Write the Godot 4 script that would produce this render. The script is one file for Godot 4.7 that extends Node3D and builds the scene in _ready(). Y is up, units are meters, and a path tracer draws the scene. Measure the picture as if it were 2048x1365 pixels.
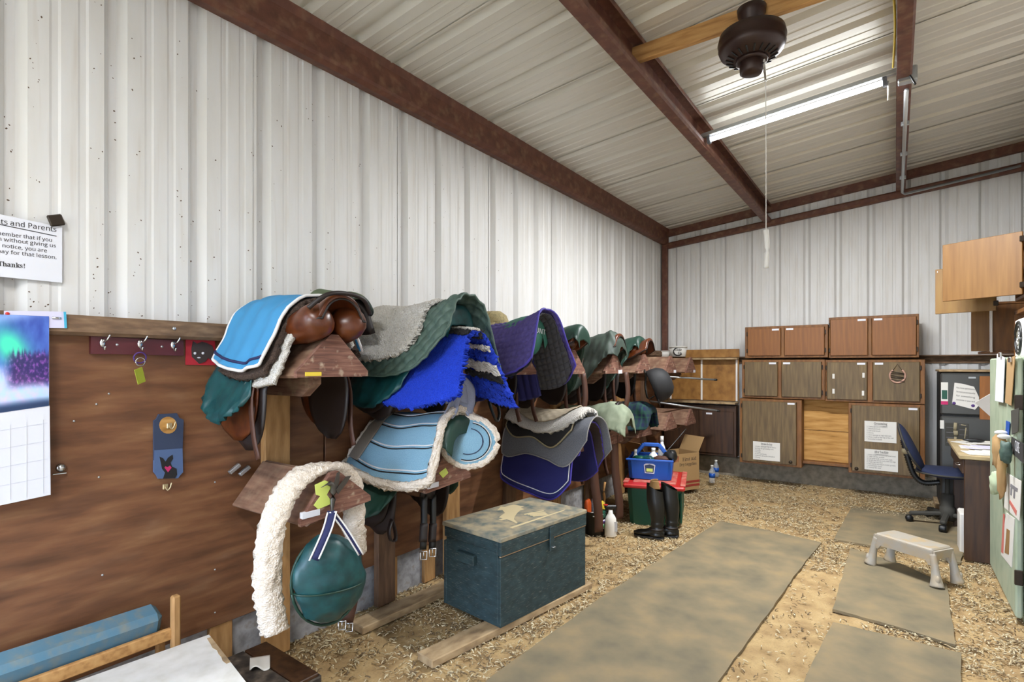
extends Node3D
# A tack room in a metal barn. Lengths in metres; x runs from the saddle wall to the desk side, z from the back wall (-) to the door (+).
const F := 1080.0
const HZ := 731.0
const CAM := Vector3(2.5, 1.4, 0.0)
const YAW := 0.6169
const ZB := -6.95
const XR := 3.5
const SL := 0.1
var M := {}
var T := Transform3D.IDENTITY
var N := FastNoiseLite.new()
var R := RandomNumberGenerator.new()
var used := {}

# ---------- pixels of the photograph to points on a plane ----------
func ray(u: float, v: float) -> Vector3:
	var a := (u - 1024.0) / F
	return Vector3(-sin(YAW) + a * cos(YAW), (HZ - v) / F, -cos(YAW) - a * sin(YAW))
func PX(u, v, x) -> Vector3:
	var d := ray(u, v)
	return CAM + d * ((x - CAM.x) / d.x)
func PY(u, v, y) -> Vector3:
	var d := ray(u, v)
	return CAM + d * ((y - CAM.y) / d.y)
func PZ(u, v, z) -> Vector3:
	var d := ray(u, v)
	return CAM + d * ((z - CAM.z) / d.z)
func fy(x: float, z: float) -> float:
	return 0.06 * smoothstep(-5.9, -6.9, z)

# ---------- nodes ----------
func numbered(called: String) -> String:
	used[called] = used.get(called, -1) + 1
	return called if used[called] == 0 else "%s_%03d" % [called, used[called]]
func tag(o: Node, label: String, category: String, group := "") -> Node:
	o.set_meta("label", label)
	o.set_meta("category", category)
	if group: o.set_meta("group", group)
	return o
func thing(called: String, label: String, category: String, at: Vector3, group := "") -> Node3D:
	var o := Node3D.new()
	o.name = numbered(called)
	add_child(o)
	o.position = at
	tag(o, label, category, group)
	return o
func struct(called: String, at := Vector3.ZERO) -> Node3D:
	var o := Node3D.new()
	o.name = called
	add_child(o)
	o.position = at
	o.set_meta("kind", "structure")
	return o
func put(called: String, s: SurfaceTool, m: Material, parent: Node = self, label := "") -> MeshInstance3D:
	s.generate_normals()
	s.set_material(m)
	return put_mesh(called, s.commit(), m, parent, label)
func put_mesh(called: String, mesh: Mesh, m: Material, parent: Node = self, label := "") -> MeshInstance3D:
	var o := MeshInstance3D.new()
	o.mesh = mesh
	o.material_override = m
	o.name = numbered(called) if parent == self else called
	parent.add_child(o, true)
	var at := Vector3.ZERO
	var p := parent
	while p is Node3D and p != self:
		at += p.position
		p = p.get_parent()
	o.position = -at
	if label: o.set_meta("label", label)
	return o
func one(called: String, label: String, category: String, s: SurfaceTool, m: Material, group := "") -> MeshInstance3D:
	return tag(put(called, s, m), label, category, group)

# ---------- shapes ----------
func S(smooth := false) -> SurfaceTool:
	var s := SurfaceTool.new()
	s.begin(Mesh.PRIMITIVE_TRIANGLES)
	s.set_smooth_group(0 if smooth else -1)
	return s
func tri(s: SurfaceTool, a: Vector3, b: Vector3, c: Vector3) -> void:
	s.add_vertex(T * a)
	s.add_vertex(T * c)
	s.add_vertex(T * b)
func quad(s: SurfaceTool, a: Vector3, b: Vector3, c: Vector3, d: Vector3) -> void:
	tri(s, a, b, c)
	tri(s, a, c, d)
func box(s: SurfaceTool, c: Vector3, z: Vector3, bev := 0.004) -> void:
	var h := z * 0.5
	var b: float = min(bev, min(h.x, min(h.y, h.z)) * 0.6)
	var g := func(i: int, sx: int, sy: int, sz: int) -> Vector3:
		var k := Vector3(sx, sy, sz)
		var e := h - Vector3.ONE * b
		e[i] = h[i]
		return c + k * e
	for i in 3:
		for sg in [-1, 1]:
			var w := []
			for o in [[-1, -1], [1, -1], [1, 1], [-1, 1]]:
				var k := [0, 0, 0]
				k[i] = sg
				k[(i + 1) % 3] = o[0]
				k[(i + 2) % 3] = o[1]
				w.append(g.call(i, k[0], k[1], k[2]))
			if sg < 0: w.reverse()
			quad(s, w[0], w[1], w[2], w[3])
	if b <= 0.0: return
	for i in 3:
		var j := (i + 1) % 3
		var l := (i + 2) % 3
		for p in [-1, 1]:
			for r in [-1, 1]:
				var w := []
				for e in [[-1, j], [1, j], [1, l], [-1, l]]:
					var k := [0, 0, 0]
					k[i] = e[0]
					k[j] = p
					k[l] = r
					w.append(g.call(e[1], k[0], k[1], k[2]))
				if p * r > 0: w.reverse()
				quad(s, w[0], w[1], w[2], w[3])
	for sx in [-1, 1]:
		for sy in [-1, 1]:
			for sz in [-1, 1]:
				var w := [g.call(0, sx, sy, sz), g.call(1, sx, sy, sz), g.call(2, sx, sy, sz)]
				if sx * sy * sz < 0: w.reverse()
				tri(s, w[0], w[1], w[2])
func bar(s: SurfaceTool, a: Vector3, b: Vector3, w: float, h: float, up := Vector3.UP, bev := 0.004) -> void:
	var keep := T
	var z := (b - a).normalized()
	var x := up.cross(z).normalized()
	T = T * Transform3D(Basis(x, z.cross(x), z), (a + b) * 0.5)
	box(s, Vector3.ZERO, Vector3(w, h, a.distance_to(b)), bev)
	T = keep
func prism(s: SurfaceTool, poly: Array, x: Vector3, y: Vector3, at: Vector3, depth: float) -> void:
	# polygon in the plane of x and y through at, extruded both ways by depth / 2
	var p := PackedVector2Array(poly)
	if Geometry2D.is_polygon_clockwise(p): p.reverse()
	var n := x.cross(y).normalized() * depth * 0.5
	var ix := Geometry2D.triangulate_polygon(p)
	var g := func(v: Vector2) -> Vector3: return at + x * v.x + y * v.y
	for i in range(0, ix.size(), 3):
		var a: Vector3 = g.call(p[ix[i]])
		var b: Vector3 = g.call(p[ix[i + 1]])
		var c: Vector3 = g.call(p[ix[i + 2]])
		if (b - a).cross(c - a).dot(n) < 0:
			var k := b
			b = c
			c = k
		tri(s, a + n, b + n, c + n)
		tri(s, a - n, c - n, b - n)
	for i in p.size():
		var a: Vector3 = g.call(p[i])
		var b: Vector3 = g.call(p[(i + 1) % p.size()])
		quad(s, a - n, b - n, b + n, a + n)
func surf(s: SurfaceTool, nu: int, nv: int, f: Callable, flip := false) -> void:
	s.set_smooth_group(0)
	var row := []
	for i in nu + 1:
		var now := []
		for j in nv + 1:
			now.append(f.call(float(i) / nu, float(j) / nv))
		if i:
			for j in nv:
				if flip: quad(s, row[j], row[j + 1], now[j + 1], now[j])
				else: quad(s, row[j], now[j], now[j + 1], row[j + 1])
		row = now
func sheet(s: SurfaceTool, nu: int, nv: int, f: Callable, t: float) -> void:
	# a surface with thickness t below it (against its normal), edges closed
	s.set_smooth_group(0)
	var p := []
	for i in nu + 1:
		var now := []
		for j in nv + 1: now.append(f.call(float(i) / nu, float(j) / nv))
		p.append(now)
	var b := []
	for i in nu + 1:
		var now := []
		for j in nv + 1:
			var du: Vector3 = p[min(i + 1, nu)][j] - p[max(i - 1, 0)][j]
			var dv: Vector3 = p[i][min(j + 1, nv)] - p[i][max(j - 1, 0)]
			now.append(p[i][j] - du.cross(dv).normalized() * t)
		b.append(now)
	for i in nu:
		for j in nv:
			quad(s, p[i][j], p[i + 1][j], p[i + 1][j + 1], p[i][j + 1])
			quad(s, b[i][j], b[i][j + 1], b[i + 1][j + 1], b[i + 1][j])
	for i in nu:
		quad(s, p[i][0], b[i][0], b[i + 1][0], p[i + 1][0])
		quad(s, p[i][nv], p[i + 1][nv], b[i + 1][nv], b[i][nv])
	for j in nv:
		quad(s, p[0][j], p[0][j + 1], b[0][j + 1], b[0][j])
		quad(s, p[nu][j], b[nu][j], b[nu][j + 1], p[nu][j + 1])
func tube(s: SurfaceTool, pts: Array, r, sides := 8, flat := 1.0, up := Vector3.UP) -> void:
	# round (or flattened) rod along points; r a number or one per point
	s.set_smooth_group(0)
	var rings := []
	for i in pts.size():
		var d: Vector3 = (pts[min(i + 1, pts.size() - 1)] - pts[max(i - 1, 0)]).normalized()
		var x := up.cross(d)
		if x.length() < 0.05: x = Vector3.RIGHT.cross(d)
		x = x.normalized()
		var y := d.cross(x)
		var rr: float = r[i] if r is Array else r
		var ring := []
		for k in sides:
			var a := TAU * k / sides
			ring.append(pts[i] + x * cos(a) * rr + y * sin(a) * rr * flat)
		rings.append(ring)
	for i in pts.size() - 1:
		for k in sides:
			var l := (k + 1) % sides
			quad(s, rings[i][k], rings[i][l], rings[i + 1][l], rings[i + 1][k])
	for k in sides:
		var l := (k + 1) % sides
		tri(s, pts[0], rings[0][l], rings[0][k])
		tri(s, pts[-1], rings[-1][k], rings[-1][l])
func curve(pts: Array, n: int) -> Array:
	var out := []
	for i in n + 1:
		out.append(at_arr(pts, float(i) / n))
	return out
func at_arr(a, u: float):
	if not a is Array: return a
	var k: int = a.size() - 1
	if k == 0: return a[0]
	var t: float = clamp(u, 0.0, 1.0) * k
	var i: int = min(int(t), k - 1)
	t -= i
	var p0 = a[max(i - 1, 0)]
	var p1 = a[i]
	var p2 = a[i + 1]
	var p3 = a[min(i + 2, k)]
	return p1 + (p2 - p0) * (0.5 * t) + (p0 * 2.0 - p1 * 5.0 + p2 * 4.0 - p3) * (0.5 * t * t) + (p1 * 3.0 - p0 - p2 * 3.0 + p3) * (0.5 * t * t * t)
func lathe(s: SurfaceTool, prof: Array, sides := 20, ring := Vector2.ONE) -> void:
	# profile of (radius, height) from bottom to top, turned about y
	s.set_smooth_group(0)
	for i in prof.size() - 1:
		for k in sides:
			var a := TAU * k / sides
			var b := TAU * (k + 1) / sides
			var g := func(p: Vector2, t: float) -> Vector3: return Vector3(cos(t) * p.x * ring.x, p.y, -sin(t) * p.x * ring.y)
			quad(s, g.call(prof[i], a), g.call(prof[i], b), g.call(prof[i + 1], b), g.call(prof[i + 1], a))
func blob(s: SurfaceTool, c: Vector3, r: Vector3, n := 14, wob := 0.0, e := 1.0) -> void:
	surf(s, n * 2, n, func(u: float, v: float) -> Vector3:
		var a := u * TAU
		var b := (v - 0.5) * PI
		var d := Vector3(sgp(cos(a), e) * sgp(cos(b), e), sgp(sin(b), e), sgp(sin(a), e) * sgp(cos(b), e))
		return c + d * r * (1.0 + wob * N.get_noise_3dv((c + d * r) * 24.0)), true)
func sgp(x: float, e: float) -> float:
	return sign(x) * pow(abs(x), e)
func drape_f(d: Dictionary) -> Callable:
	# cloth lying over a ridge that runs along x at z = zc: u along x, v across (0 = +z side, 1 = -z side)
	var disp = d.get("disp")
	var cut = d.get("cut")
	return func(u: float, v: float) -> Vector3:
		var w := v * 2.0 - 1.0
		var L: float = at_arr(d.l if w < 0 else d.get("lr", d.l), u)
		var q := absf(w) * L
		if cut: q *= cut.call(u, w)
		var r: float = at_arr(d.r, u)
		var th := deg_to_rad(at_arr(d.th, u) if w < 0 else at_arr(d.get("thr", d.th), u))
		var a := minf(q / r, th)
		var z := r * sin(a)
		var y := -r * (1.0 - cos(a))
		if q > r * th:
			z += (q - r * th) * cos(th)
			y -= (q - r * th) * sin(th)
		var x: float = at_arr(d.x, u) + at_arr(d.get("lean", 0.0), u) * q
		if x < 0.13: x = 0.105 + 0.025 * exp((x - 0.13) * 8.0)
		var p := Vector3(x, at_arr(d.y, u) + y, d.zc + (z if w < 0 else -z))
		if disp:
			p += Vector3(0, cos(a), sin(a) * (1.0 if w < 0 else -1.0)) * float(disp.call(x, q * (1.0 if w > 0 else -1.0), p, u, v))
		return p
func edge_of(f: Callable, n: int) -> Array:
	var o := []
	for i in n: o.append(f.call(float(i) / n, 0.0))
	for i in n: o.append(f.call(1.0, float(i) / n))
	for i in n: o.append(f.call(1.0 - float(i) / n, 1.0))
	for i in n + 1: o.append(f.call(0.0, 1.0 - float(i) / n))
	return o
func quilt(size: float, amp: float, diamond := true) -> Callable:
	return func(x: float, q: float, _p: Vector3, _u: float, _v: float) -> float:
		var a := (x + q) * 0.7071 if diamond else x
		var b := (x - q) * 0.7071 if diamond else q
		return amp * pow(absf(sin(PI * a / size) * sin(PI * b / size)), 0.45)
func fuzz(amp: float, fine := 260.0) -> Callable:
	return func(_x: float, _q: float, p: Vector3, _u: float, _v: float) -> float:
		return amp * (N.get_noise_3dv(p * fine) + 0.6 * N.get_noise_3dv(p * fine * 2.3))
func text(parent: Node, line: String, at: Vector3, x: Vector3, up: Vector3, h: float, m: Material, fit := 0.0, face := "Droid Sans", style := 400) -> void:
	# one line of flat lettering whose left end of the base line is at, running along x
	var f := SystemFont.new()
	f.font_names = PackedStringArray([face])
	f.font_weight = style
	var t := TextMesh.new()
	t.font = f
	t.text = line
	t.font_size = 32
	t.pixel_size = h / 24.0
	t.depth = 0.0004
	t.curve_step = 2.0
	t.horizontal_alignment = HORIZONTAL_ALIGNMENT_LEFT
	t.vertical_alignment = VERTICAL_ALIGNMENT_BOTTOM
	var w := t.get_aabb().size.x
	var o := put_mesh("lettering", t, m, parent)
	var b := Basis(x.normalized() * (fit / w if fit > 0 and w > 0 else 1.0), up.normalized(), x.normalized().cross(up.normalized()))
	o.transform = Transform3D(b, at + o.position - b.x * t.get_aabb().position.x)

# ---------- materials ----------
func mat(called: String, c: Color, rough := 0.8, metal := 0.0) -> StandardMaterial3D:
	var m := StandardMaterial3D.new()
	m.resource_name = called
	m.albedo_color = c
	m.roughness = rough
	m.metallic = metal
	M[called] = m
	return m
func noise(ramp: Array, freq := 0.01, oct := 5, sd := 1, kind := FastNoiseLite.TYPE_SIMPLEX_SMOOTH, warp := 0.0, size := 512) -> NoiseTexture2D:
	var n := FastNoiseLite.new()
	n.noise_type = kind
	n.frequency = freq
	n.fractal_octaves = oct
	n.seed = sd
	if warp > 0.0:
		n.domain_warp_enabled = true
		n.domain_warp_amplitude = warp
		n.domain_warp_frequency = freq
	var t := NoiseTexture2D.new()
	t.width = size
	t.height = size
	t.seamless = true
	t.noise = n
	if ramp.size():
		var g := Gradient.new()
		var off := PackedFloat32Array()
		for i in ramp.size(): off.append(float(i) / (ramp.size() - 1))
		g.offsets = off
		g.colors = PackedColorArray(ramp)
		t.color_ramp = g
	return t
func tmat(called: String, ramp: Array, freq: float, scale: Vector3, rough := 0.8, bump := 0.0, sd := 1, oct := 5, warp := 0.0, metal := 0.0) -> StandardMaterial3D:
	var m := mat(called, Color.WHITE, rough, metal)
	m.albedo_texture = noise(ramp, freq, oct, sd, FastNoiseLite.TYPE_SIMPLEX_SMOOTH, warp)
	m.uv1_triplanar = true
	m.uv1_world_triplanar = true
	m.uv1_scale = scale
	if bump > 0.0:
		m.heightmap_enabled = true
		m.heightmap_texture = noise([], freq * 1.5, oct, sd + 7)
		m.heightmap_scale = bump
	return m
func over(m: StandardMaterial3D, ramp: Array, freq: float, scale: Vector3, sd := 5, oct := 4) -> StandardMaterial3D:
	# a second coat of patches (with alpha) over a material
	m.detail_enabled = true
	m.detail_blend_mode = BaseMaterial3D.BLEND_MODE_MIX
	m.detail_uv_layer = BaseMaterial3D.DETAIL_UV_2
	m.detail_albedo = noise(ramp, freq, oct, sd)
	m.uv2_triplanar = true
	m.uv2_world_triplanar = true
	m.uv2_scale = scale
	return m
func C(hex: String, a := 1.0) -> Color:
	var c := Color(hex)
	c.a = a
	return c

func _ready() -> void:
	N.seed = 3
	N.frequency = 1.0
	N.fractal_octaves = 2
	R.seed = 11
	camera_and_light()
	materials()
	shell()
	specks()
	steel()
	ground()
	saddle_wall()
	racks()
	tack_upper()
	tack_lower()
	chest()
	floor_things()
	cabinets()
	desk_side()
	ceiling_things()
	foreground()
	wall_things()

func camera_and_light() -> void:
	var c := Camera3D.new()
	c.name = "camera"
	add_child(c)
	c.position = CAM
	c.rotation.y = YAW
	c.set_frustum(0.1 * 1365.0 / F, Vector2(0, 0.1 * (HZ - 682.5) / F), 0.1, 200.0)
	c.current = true
	var e := Environment.new()
	e.background_mode = Environment.BG_SKY
	var sky := Sky.new()
	var sm := ProceduralSkyMaterial.new()
	sm.sky_top_color = C("7fa6d8")
	sm.sky_horizon_color = C("dfe6ee")
	sm.ground_horizon_color = C("b9a88f")
	sm.ground_bottom_color = C("a08a6c")
	sm.sky_energy_multiplier = 4.2
	sky.sky_material = sm
	e.sky = sky
	e.ambient_light_source = Environment.AMBIENT_SOURCE_DISABLED
	e.tonemap_mode = Environment.TONE_MAPPER_LINEAR
	e.tonemap_exposure = 1.18
	e.sdfgi_enabled = true
	e.ssao_enabled = true
	e.ssil_enabled = true
	var w := WorldEnvironment.new()
	w.name = "world"
	w.environment = e
	add_child(w)
	var sun := DirectionalLight3D.new()
	sun.name = "sun"
	sun.light_color = C("fff1dc")
	sun.light_energy = 4.0
	sun.light_angular_distance = 0.6
	sun.shadow_enabled = true
	sun.rotation_degrees = Vector3(-58, 210, 0)
	add_child(sun)
func tube_light(a: Vector3, b: Vector3, called: String, energy: float) -> void:
	# the light that a fluorescent tube between a and b gives off, just under its glowing face
	var l := AreaLight3D.new()
	l.name = called
	l.light_color = C("fbfdff")
	l.light_energy = energy
	l.area_size = Vector2(a.distance_to(b), 0.04)
	l.area_range = 15.0
	l.area_attenuation = 2.0
	l.shadow_enabled = true
	add_child(l)
	var x := (b - a).normalized()
	var z := Vector3.UP
	var y := z.cross(x).normalized()
	l.transform = Transform3D(Basis(x, y, x.cross(y)), (a + b) * 0.5 + Vector3(0, -0.03, 0))

func materials() -> void:
	var m := tmat("painted_panel", [C("cbc9c5"), C("d0ceca"), C("d3d2d0"), C("d6d4d2")], 0.012, Vector3(1.6, 0.25, 1.6), 0.5, 0.0, 3)
	over(m, [C("8a7358", 0.0), C("93805f", 0.0), C("9a8468", 0.0), C("ab9376", 0.24)], 0.02, Vector3(2.3, 0.1, 2.3), 9)
	m = tmat("roof_panel", [C("cdc9be"), C("d0ccc1"), C("d3cfc5")], 0.012, Vector3(0.2, 1.0, 1.4), 0.38, 0.0, 4)
	m.metallic = 0.25
	m = tmat("red_oxide_steel", [C("4a2a20"), C("5b3528"), C("643c2d"), C("744a36")], 0.015, Vector3(1.2, 1.2, 1.2), 0.55, 0.0, 6)
	over(m, [C("8c6d50", 0.0), C("8c6d50", 0.0), C("94775a", 0.5)], 0.02, Vector3(0.9, 0.9, 0.9), 12)
	m = tmat("stained_plywood", [C("4e3019"), C("613d24"), C("70482c"), C("7b5435"), C("8a6343")], 0.011, Vector3(1.0, 2.4, 0.4), 0.62, 0.05, 21, 6, 22.0)
	over(m, [C("3a2214", 0.4), C("3a2214", 0.0), C("3a2214", 0.0), C("a08468", 0.3)], 0.009, Vector3(0.5, 0.9, 0.35), 31)
	tmat("girt_dusty", [C("54402f"), C("6f5640"), C("8a6f54")], 0.02, Vector3(1, 3, 0.8), 0.8, 0.05, 8)
	m = tmat("old_concrete", [C("7c7a7a"), C("959494"), C("a7a6a8"), C("8d8578")], 0.02, Vector3(1.2, 1.2, 1.2), 0.9, 0.25, 14)
	tmat("back_concrete", [C("6f6657"), C("857c6c"), C("978d7c")], 0.02, Vector3(1.2, 1.2, 1.2), 0.9, 0.25, 15)
	tmat("sand", [C("8a7049"), C("a2865c"), C("b29769"), C("bca277")], 0.012, Vector3(0.9, 0.9, 0.9), 0.95, 0.5, 17, 6)
	over(M.sand, [C("77664e", 0.0), C("6f604b", 0.0), C("7a684c", 0.55)], 0.11, Vector3(1.3, 1.3, 1.3), 19)
	tmat("rubber_mat", [C("6a624f"), C("786d55"), C("85765a"), C("937f5c")], 0.007, Vector3(0.8, 0.8, 0.8), 0.9, 0.06, 23, 6)
	tmat("pale_pine", [C("8a6237"), C("a67c4b"), C("bd935f")], 0.012, Vector3(3, 0.6, 3), 0.7, 0.04, 25, 5, 12.0)
	tmat("pine_x", [C("96693a"), C("b98a52"), C("c99c63")], 0.012, Vector3(0.5, 4, 4), 0.7, 0.04, 26, 5, 12.0)
	m = tmat("rack_wood", [C("4f372a"), C("6c4d3b"), C("82614c"), C("977760")], 0.014, Vector3(0.6, 5, 3), 0.75, 0.06, 27, 5, 10.0)
	over(m, [C("a58f72", 0.0), C("a58f72", 0.0), C("ad987c", 0.5)], 0.01, Vector3(2, 2, 2), 29)
	tmat("post_wood", [C("4a3322"), C("60452f"), C("76583d")], 0.012, Vector3(3, 0.5, 3), 0.75, 0.04, 30, 5, 10.0)
	m = tmat("rack_plate", [C("4b2f26"), C("694538"), C("7d5747"), C("94705c")], 0.014, Vector3(3, 9, 0.7), 0.75, 0.06, 33, 5, 8.0)
	over(m, [C("b5a48c", 0.0), C("b5a48c", 0.0), C("b5a48c", 0.0), C("bfae97", 0.7)], 0.012, Vector3(2.6, 2.6, 2.6), 35)
	tmat("plank_dusty", [C("7d674d"), C("9a815f"), C("ad9470"), C("b59d79")], 0.012, Vector3(2, 2, 1), 0.9, 0.06, 37)
	m = tmat("chest_paint", [C("17262a"), C("1f3236"), C("263b3f"), C("304649")], 0.02, Vector3(1, 2, 1), 0.6, 0.05, 39)
	over(m, [C("8f9488", 0.0), C("8f9488", 0.0), C("9a9b8c", 0.0), C("a3a08d", 0.55)], 0.05, Vector3(0.7, 6, 0.7), 41, 5)
	m = tmat("chest_lid_dust", [C("4c5a58"), C("78776a"), C("9b8f75"), C("a99b7c")], 0.01, Vector3(1.6, 1.6, 1.6), 0.9, 0.0, 43)
	tmat("cabinet_grey_oak", [C("4b3c22"), C("5c492c"), C("695534"), C("77623f")], 0.012, Vector3(4, 0.35, 4), 0.5, 0.0, 45, 5, 14.0)
	tmat("cabinet_walnut", [C("6d4119"), C("7c4c1e"), C("8a5824")], 0.012, Vector3(5, 0.25, 5), 0.5, 0.0, 47)
	tmat("cabinet_frame", [C("5f3c1a"), C("744a20"), C("865a29")], 0.012, Vector3(3, 0.5, 3), 0.55, 0.0, 49)
	tmat("dark_walnut", [C("2c1a10"), C("3f2817"), C("4e331e")], 0.012, Vector3(4, 0.3, 4), 0.5, 0.0, 51, 5, 10.0)
	tmat("oak_door", [C("6c471b"), C("7a5527"), C("866130")], 0.012, Vector3(5, 0.25, 5), 0.5, 0.0, 53)
	tmat("raw_plywood", [C("79531f"), C("a97a3c"), C("bb8d4d"), C("c79b5c")], 0.01, Vector3(0.5, 4, 1), 0.75, 0.04, 55, 5, 30.0)
	tmat("shelf_back_ply", [C("6f4a1e"), C("8b6029"), C("9a6d33"), C("a87b40")], 0.01, Vector3(1.4, 1.2, 1), 0.6, 0.0, 57, 5, 25.0)
	tmat("desk_top", [C("8f7d5d"), C("a8946f"), C("b6a27c")], 0.012, Vector3(1, 1, 1), 0.7, 0.0, 59)
	tmat("locker_green", [C("8f9c83"), C("9dab93"), C("a7b39b"), C("a9ad92")], 0.01, Vector3(1.2, 0.8, 1.2), 0.5, 0.0, 61)
	tmat("fleece_cream", [C("b3a48f"), C("cfc0ad"), C("ddd2c4"), C("e6ded4")], 0.05, Vector3(3, 3, 3), 1.0, 0.6, 63)
	tmat("fleece_white", [C("aea698"), C("cac4ba"), C("d8d5cf"), C("e0dfe2")], 0.05, Vector3(4, 4, 4), 1.0, 0.9, 65)
	tmat("felt_grey", [C("53545a"), C("686a70"), C("7d7f84")], 0.06, Vector3(4, 4, 4), 1.0, 0.2, 67)
	tmat("blue_fleece", [C("0c2a9c"), C("1238bd"), C("2450d6")], 0.06, Vector3(4, 4, 4), 1.0, 0.6, 69)
	tmat("light_blue_wool", [C("648aa0"), C("7ba2b6"), C("90b4c4")], 0.08, Vector3(5, 5, 5), 1.0, 0.2, 71)
	tmat("brown_fleece", [C("2c221c"), C("47382f"), C("66554a")], 0.05, Vector3(5, 5, 5), 1.0, 0.6, 73)
	tmat("purple_cotton", [C("352c5c"), C("443a72"), C("544a86")], 0.02, Vector3(3, 3, 3), 0.9, 0.0, 75)
	tmat("quilt_green", [C("33463f"), C("455a51"), C("5b6e62")], 0.02, Vector3(3, 3, 3), 0.6, 0.0, 77)
	tmat("teal_nylon", [C("0b2f32"), C("103f42"), C("185152")], 0.012, Vector3(3, 3, 3), 0.42, 0.0, 79)
	tmat("olive_canvas", [C("232f29"), C("303d34"), C("45524a")], 0.012, Vector3(2, 2, 2), 0.6, 0.0, 81)
	tmat("sage_canvas", [C("6a7460"), C("838d76"), C("979f8a")], 0.012, Vector3(2, 2, 2), 0.8, 0.0, 83)
	mat("olive_light", C("59664a"), 0.8)
	mat("black_fleece", C("1c1b1d"), 1.0)
	tmat("towel_grey", [C("7a7f92"), C("8e93a6"), C("9fa3b3")], 0.08, Vector3(6, 6, 6), 1.0, 0.2, 91)
	mat("green_shell", C("2b6657"), 0.6)
	mat("felt_dark", C("3c3b3f"), 1.0)
	tmat("camo", [C("4c4a34"), C("857a56"), C("a5946a"), C("6c6243")], 0.02, Vector3(5, 5, 5), 0.9, 0.0, 93)
	mat("pewter", C("55514c"), 0.45, 0.7)
	mat("suede", C("7e7468"), 0.95)
	mat("suede_dark", C("3b3130"), 0.95)
	mat("tan_trim", C("8f8468"), 0.8)
	mat("beige_quilt", C("a39680"), 0.9)
	var im := Image.create(64, 64, false, Image.FORMAT_RGB8)
	im.fill(C("131c3d"))
	for k in [[4, 14, C("1d4a35")], [28, 6, C("22573c")], [44, 10, C("14392e")]]:
		for a in 64:
			for b in k[1]:
				im.set_pixel(k[0] + b, a, im.get_pixel(k[0] + b, a).lerp(k[2], 0.6))
				im.set_pixel(a, k[0] + b, im.get_pixel(a, k[0] + b).lerp(k[2], 0.6))
	var pl := mat("tartan", Color.WHITE, 0.95)
	pl.albedo_texture = ImageTexture.create_from_image(im)
	pl.uv1_triplanar = true
	pl.uv1_world_triplanar = true
	pl.uv1_scale = Vector3(7, 7, 7)
	mat("bare_edge", C("a38a6c"), 0.9)
	mat("stencil_cream", C("c5b48c"), 0.9)
	tmat("red_dusty", [C("a8332a"), C("b4554a"), C("c08a74")], 0.012, Vector3(2, 2, 2), 0.6, 0.0, 95)
	mat("tan_leather", C("8d6a3c"), 0.8)
	mat("label_green", C("3f8a55"), 0.7)
	mat("label_purple", C("4a2d70"), 0.7)
	mat("grey_label", C("b9b9bd"), 0.7)
	mat("dark_bronze", C("352b22"), 0.45, 0.5)
	mat("horseshoe", C("b08a78"), 0.5, 0.3)
	tmat("oak_door_pale", [C("7a5726"), C("886530"), C("93713a")], 0.012, Vector3(4, 0.4, 4), 0.5, 0.0, 97)
	mat("pink_print", C("b3265f"), 0.8)
	mat("paper_lilac", C("c9c6de"), 0.9)
	mat("paper_green", C("a8b596"), 0.9)
	mat("faded_red", C("c0685c"), 0.9)
	tmat("white_board", [C("c9c5ba"), C("d6d3cb"), C("dfdcd6")], 0.02, Vector3(1.2, 1.2, 1.2), 0.5, 0.0, 99)
	tmat("worn_dark", [C("1c1815"), C("3a322b"), C("6a5f52")], 0.014, Vector3(2, 2, 2), 0.8, 0.0, 101)
	mat("grid_grey", C("c2c4cf"), 0.9)
	mat("turquoise", C("3fa3c4"), 0.5)
	mat("card_red", C("a81f2c"), 0.7)
	mat("slate_light", C("4a5f85"), 0.8)
	mat("brass", C("c2b08a"), 0.35, 0.6)
	mat("bottle_green_cover", C("16372c"), 0.5)
	mat("navy_cotton", C("1c1d58"), 0.85)
	mat("navy_strap", C("1f2450"), 0.8)
	mat("sky_blue_cotton", C("3a86b6"), 0.8)
	mat("white_trim", C("d8d6d4"), 0.8)
	mat("black_trim", C("191718"), 0.8)
	mat("purple_trim", C("3d3190"), 0.7)
	mat("felt_trim", C("8d8a86"), 0.9)
	tmat("saddle_leather", [C("3a1a0b"), C("54280f"), C("693617")], 0.012, Vector3(3, 3, 3), 0.32, 0.0, 85)
	mat("dark_leather", C("1d1310"), 0.5)
	mat("brown_strap", C("4a2c1e"), 0.6)
	mat("black_leather", C("14130f"), 0.38)
	mat("black_plastic", C("121314"), 0.45)
	mat("black_velvet", C("1b1b1d"), 0.7)
	mat("chrome", C("c9c9c9"), 0.25, 1.0)
	mat("zinc", C("b4b8ba"), 0.4, 0.8)
	mat("white_paint", C("e6e3dd"), 0.6)
	mat("paper", C("d3d0c9"), 0.9)
	mat("paper_white", C("d6d7de"), 0.85)
	mat("ink", C("262424"), 0.9)
	mat("grey_ink", C("77757a"), 0.9)
	mat("red_plastic", C("b3231f"), 0.4)
	mat("tote_green", C("0d4a38"), 0.45)
	mat("caddy_blue", C("0f4fa8"), 0.4)
	mat("orange_plastic", C("d0571b"), 0.5)
	mat("yellow_plastic", C("dcc13a"), 0.5)
	mat("lime_tape", C("c9d66a"), 0.8)
	mat("lime_tag", C("aeb63a"), 0.7)
	mat("cardboard", C("a08055"), 0.9)
	mat("cardboard_print", C("8c2f22"), 0.9)
	mat("chair_blue", C("1a2340"), 0.85)
	mat("dusty_black", C("3a3832"), 0.8)
	mat("stool_plastic", C("a19a8e"), 0.55)
	over(M.stool_plastic, [C("b08c50", 0.0), C("b08c50", 0.0), C("b89a62", 0.7)], 0.01, Vector3(1.5, 1.5, 1.5), 87)
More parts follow.
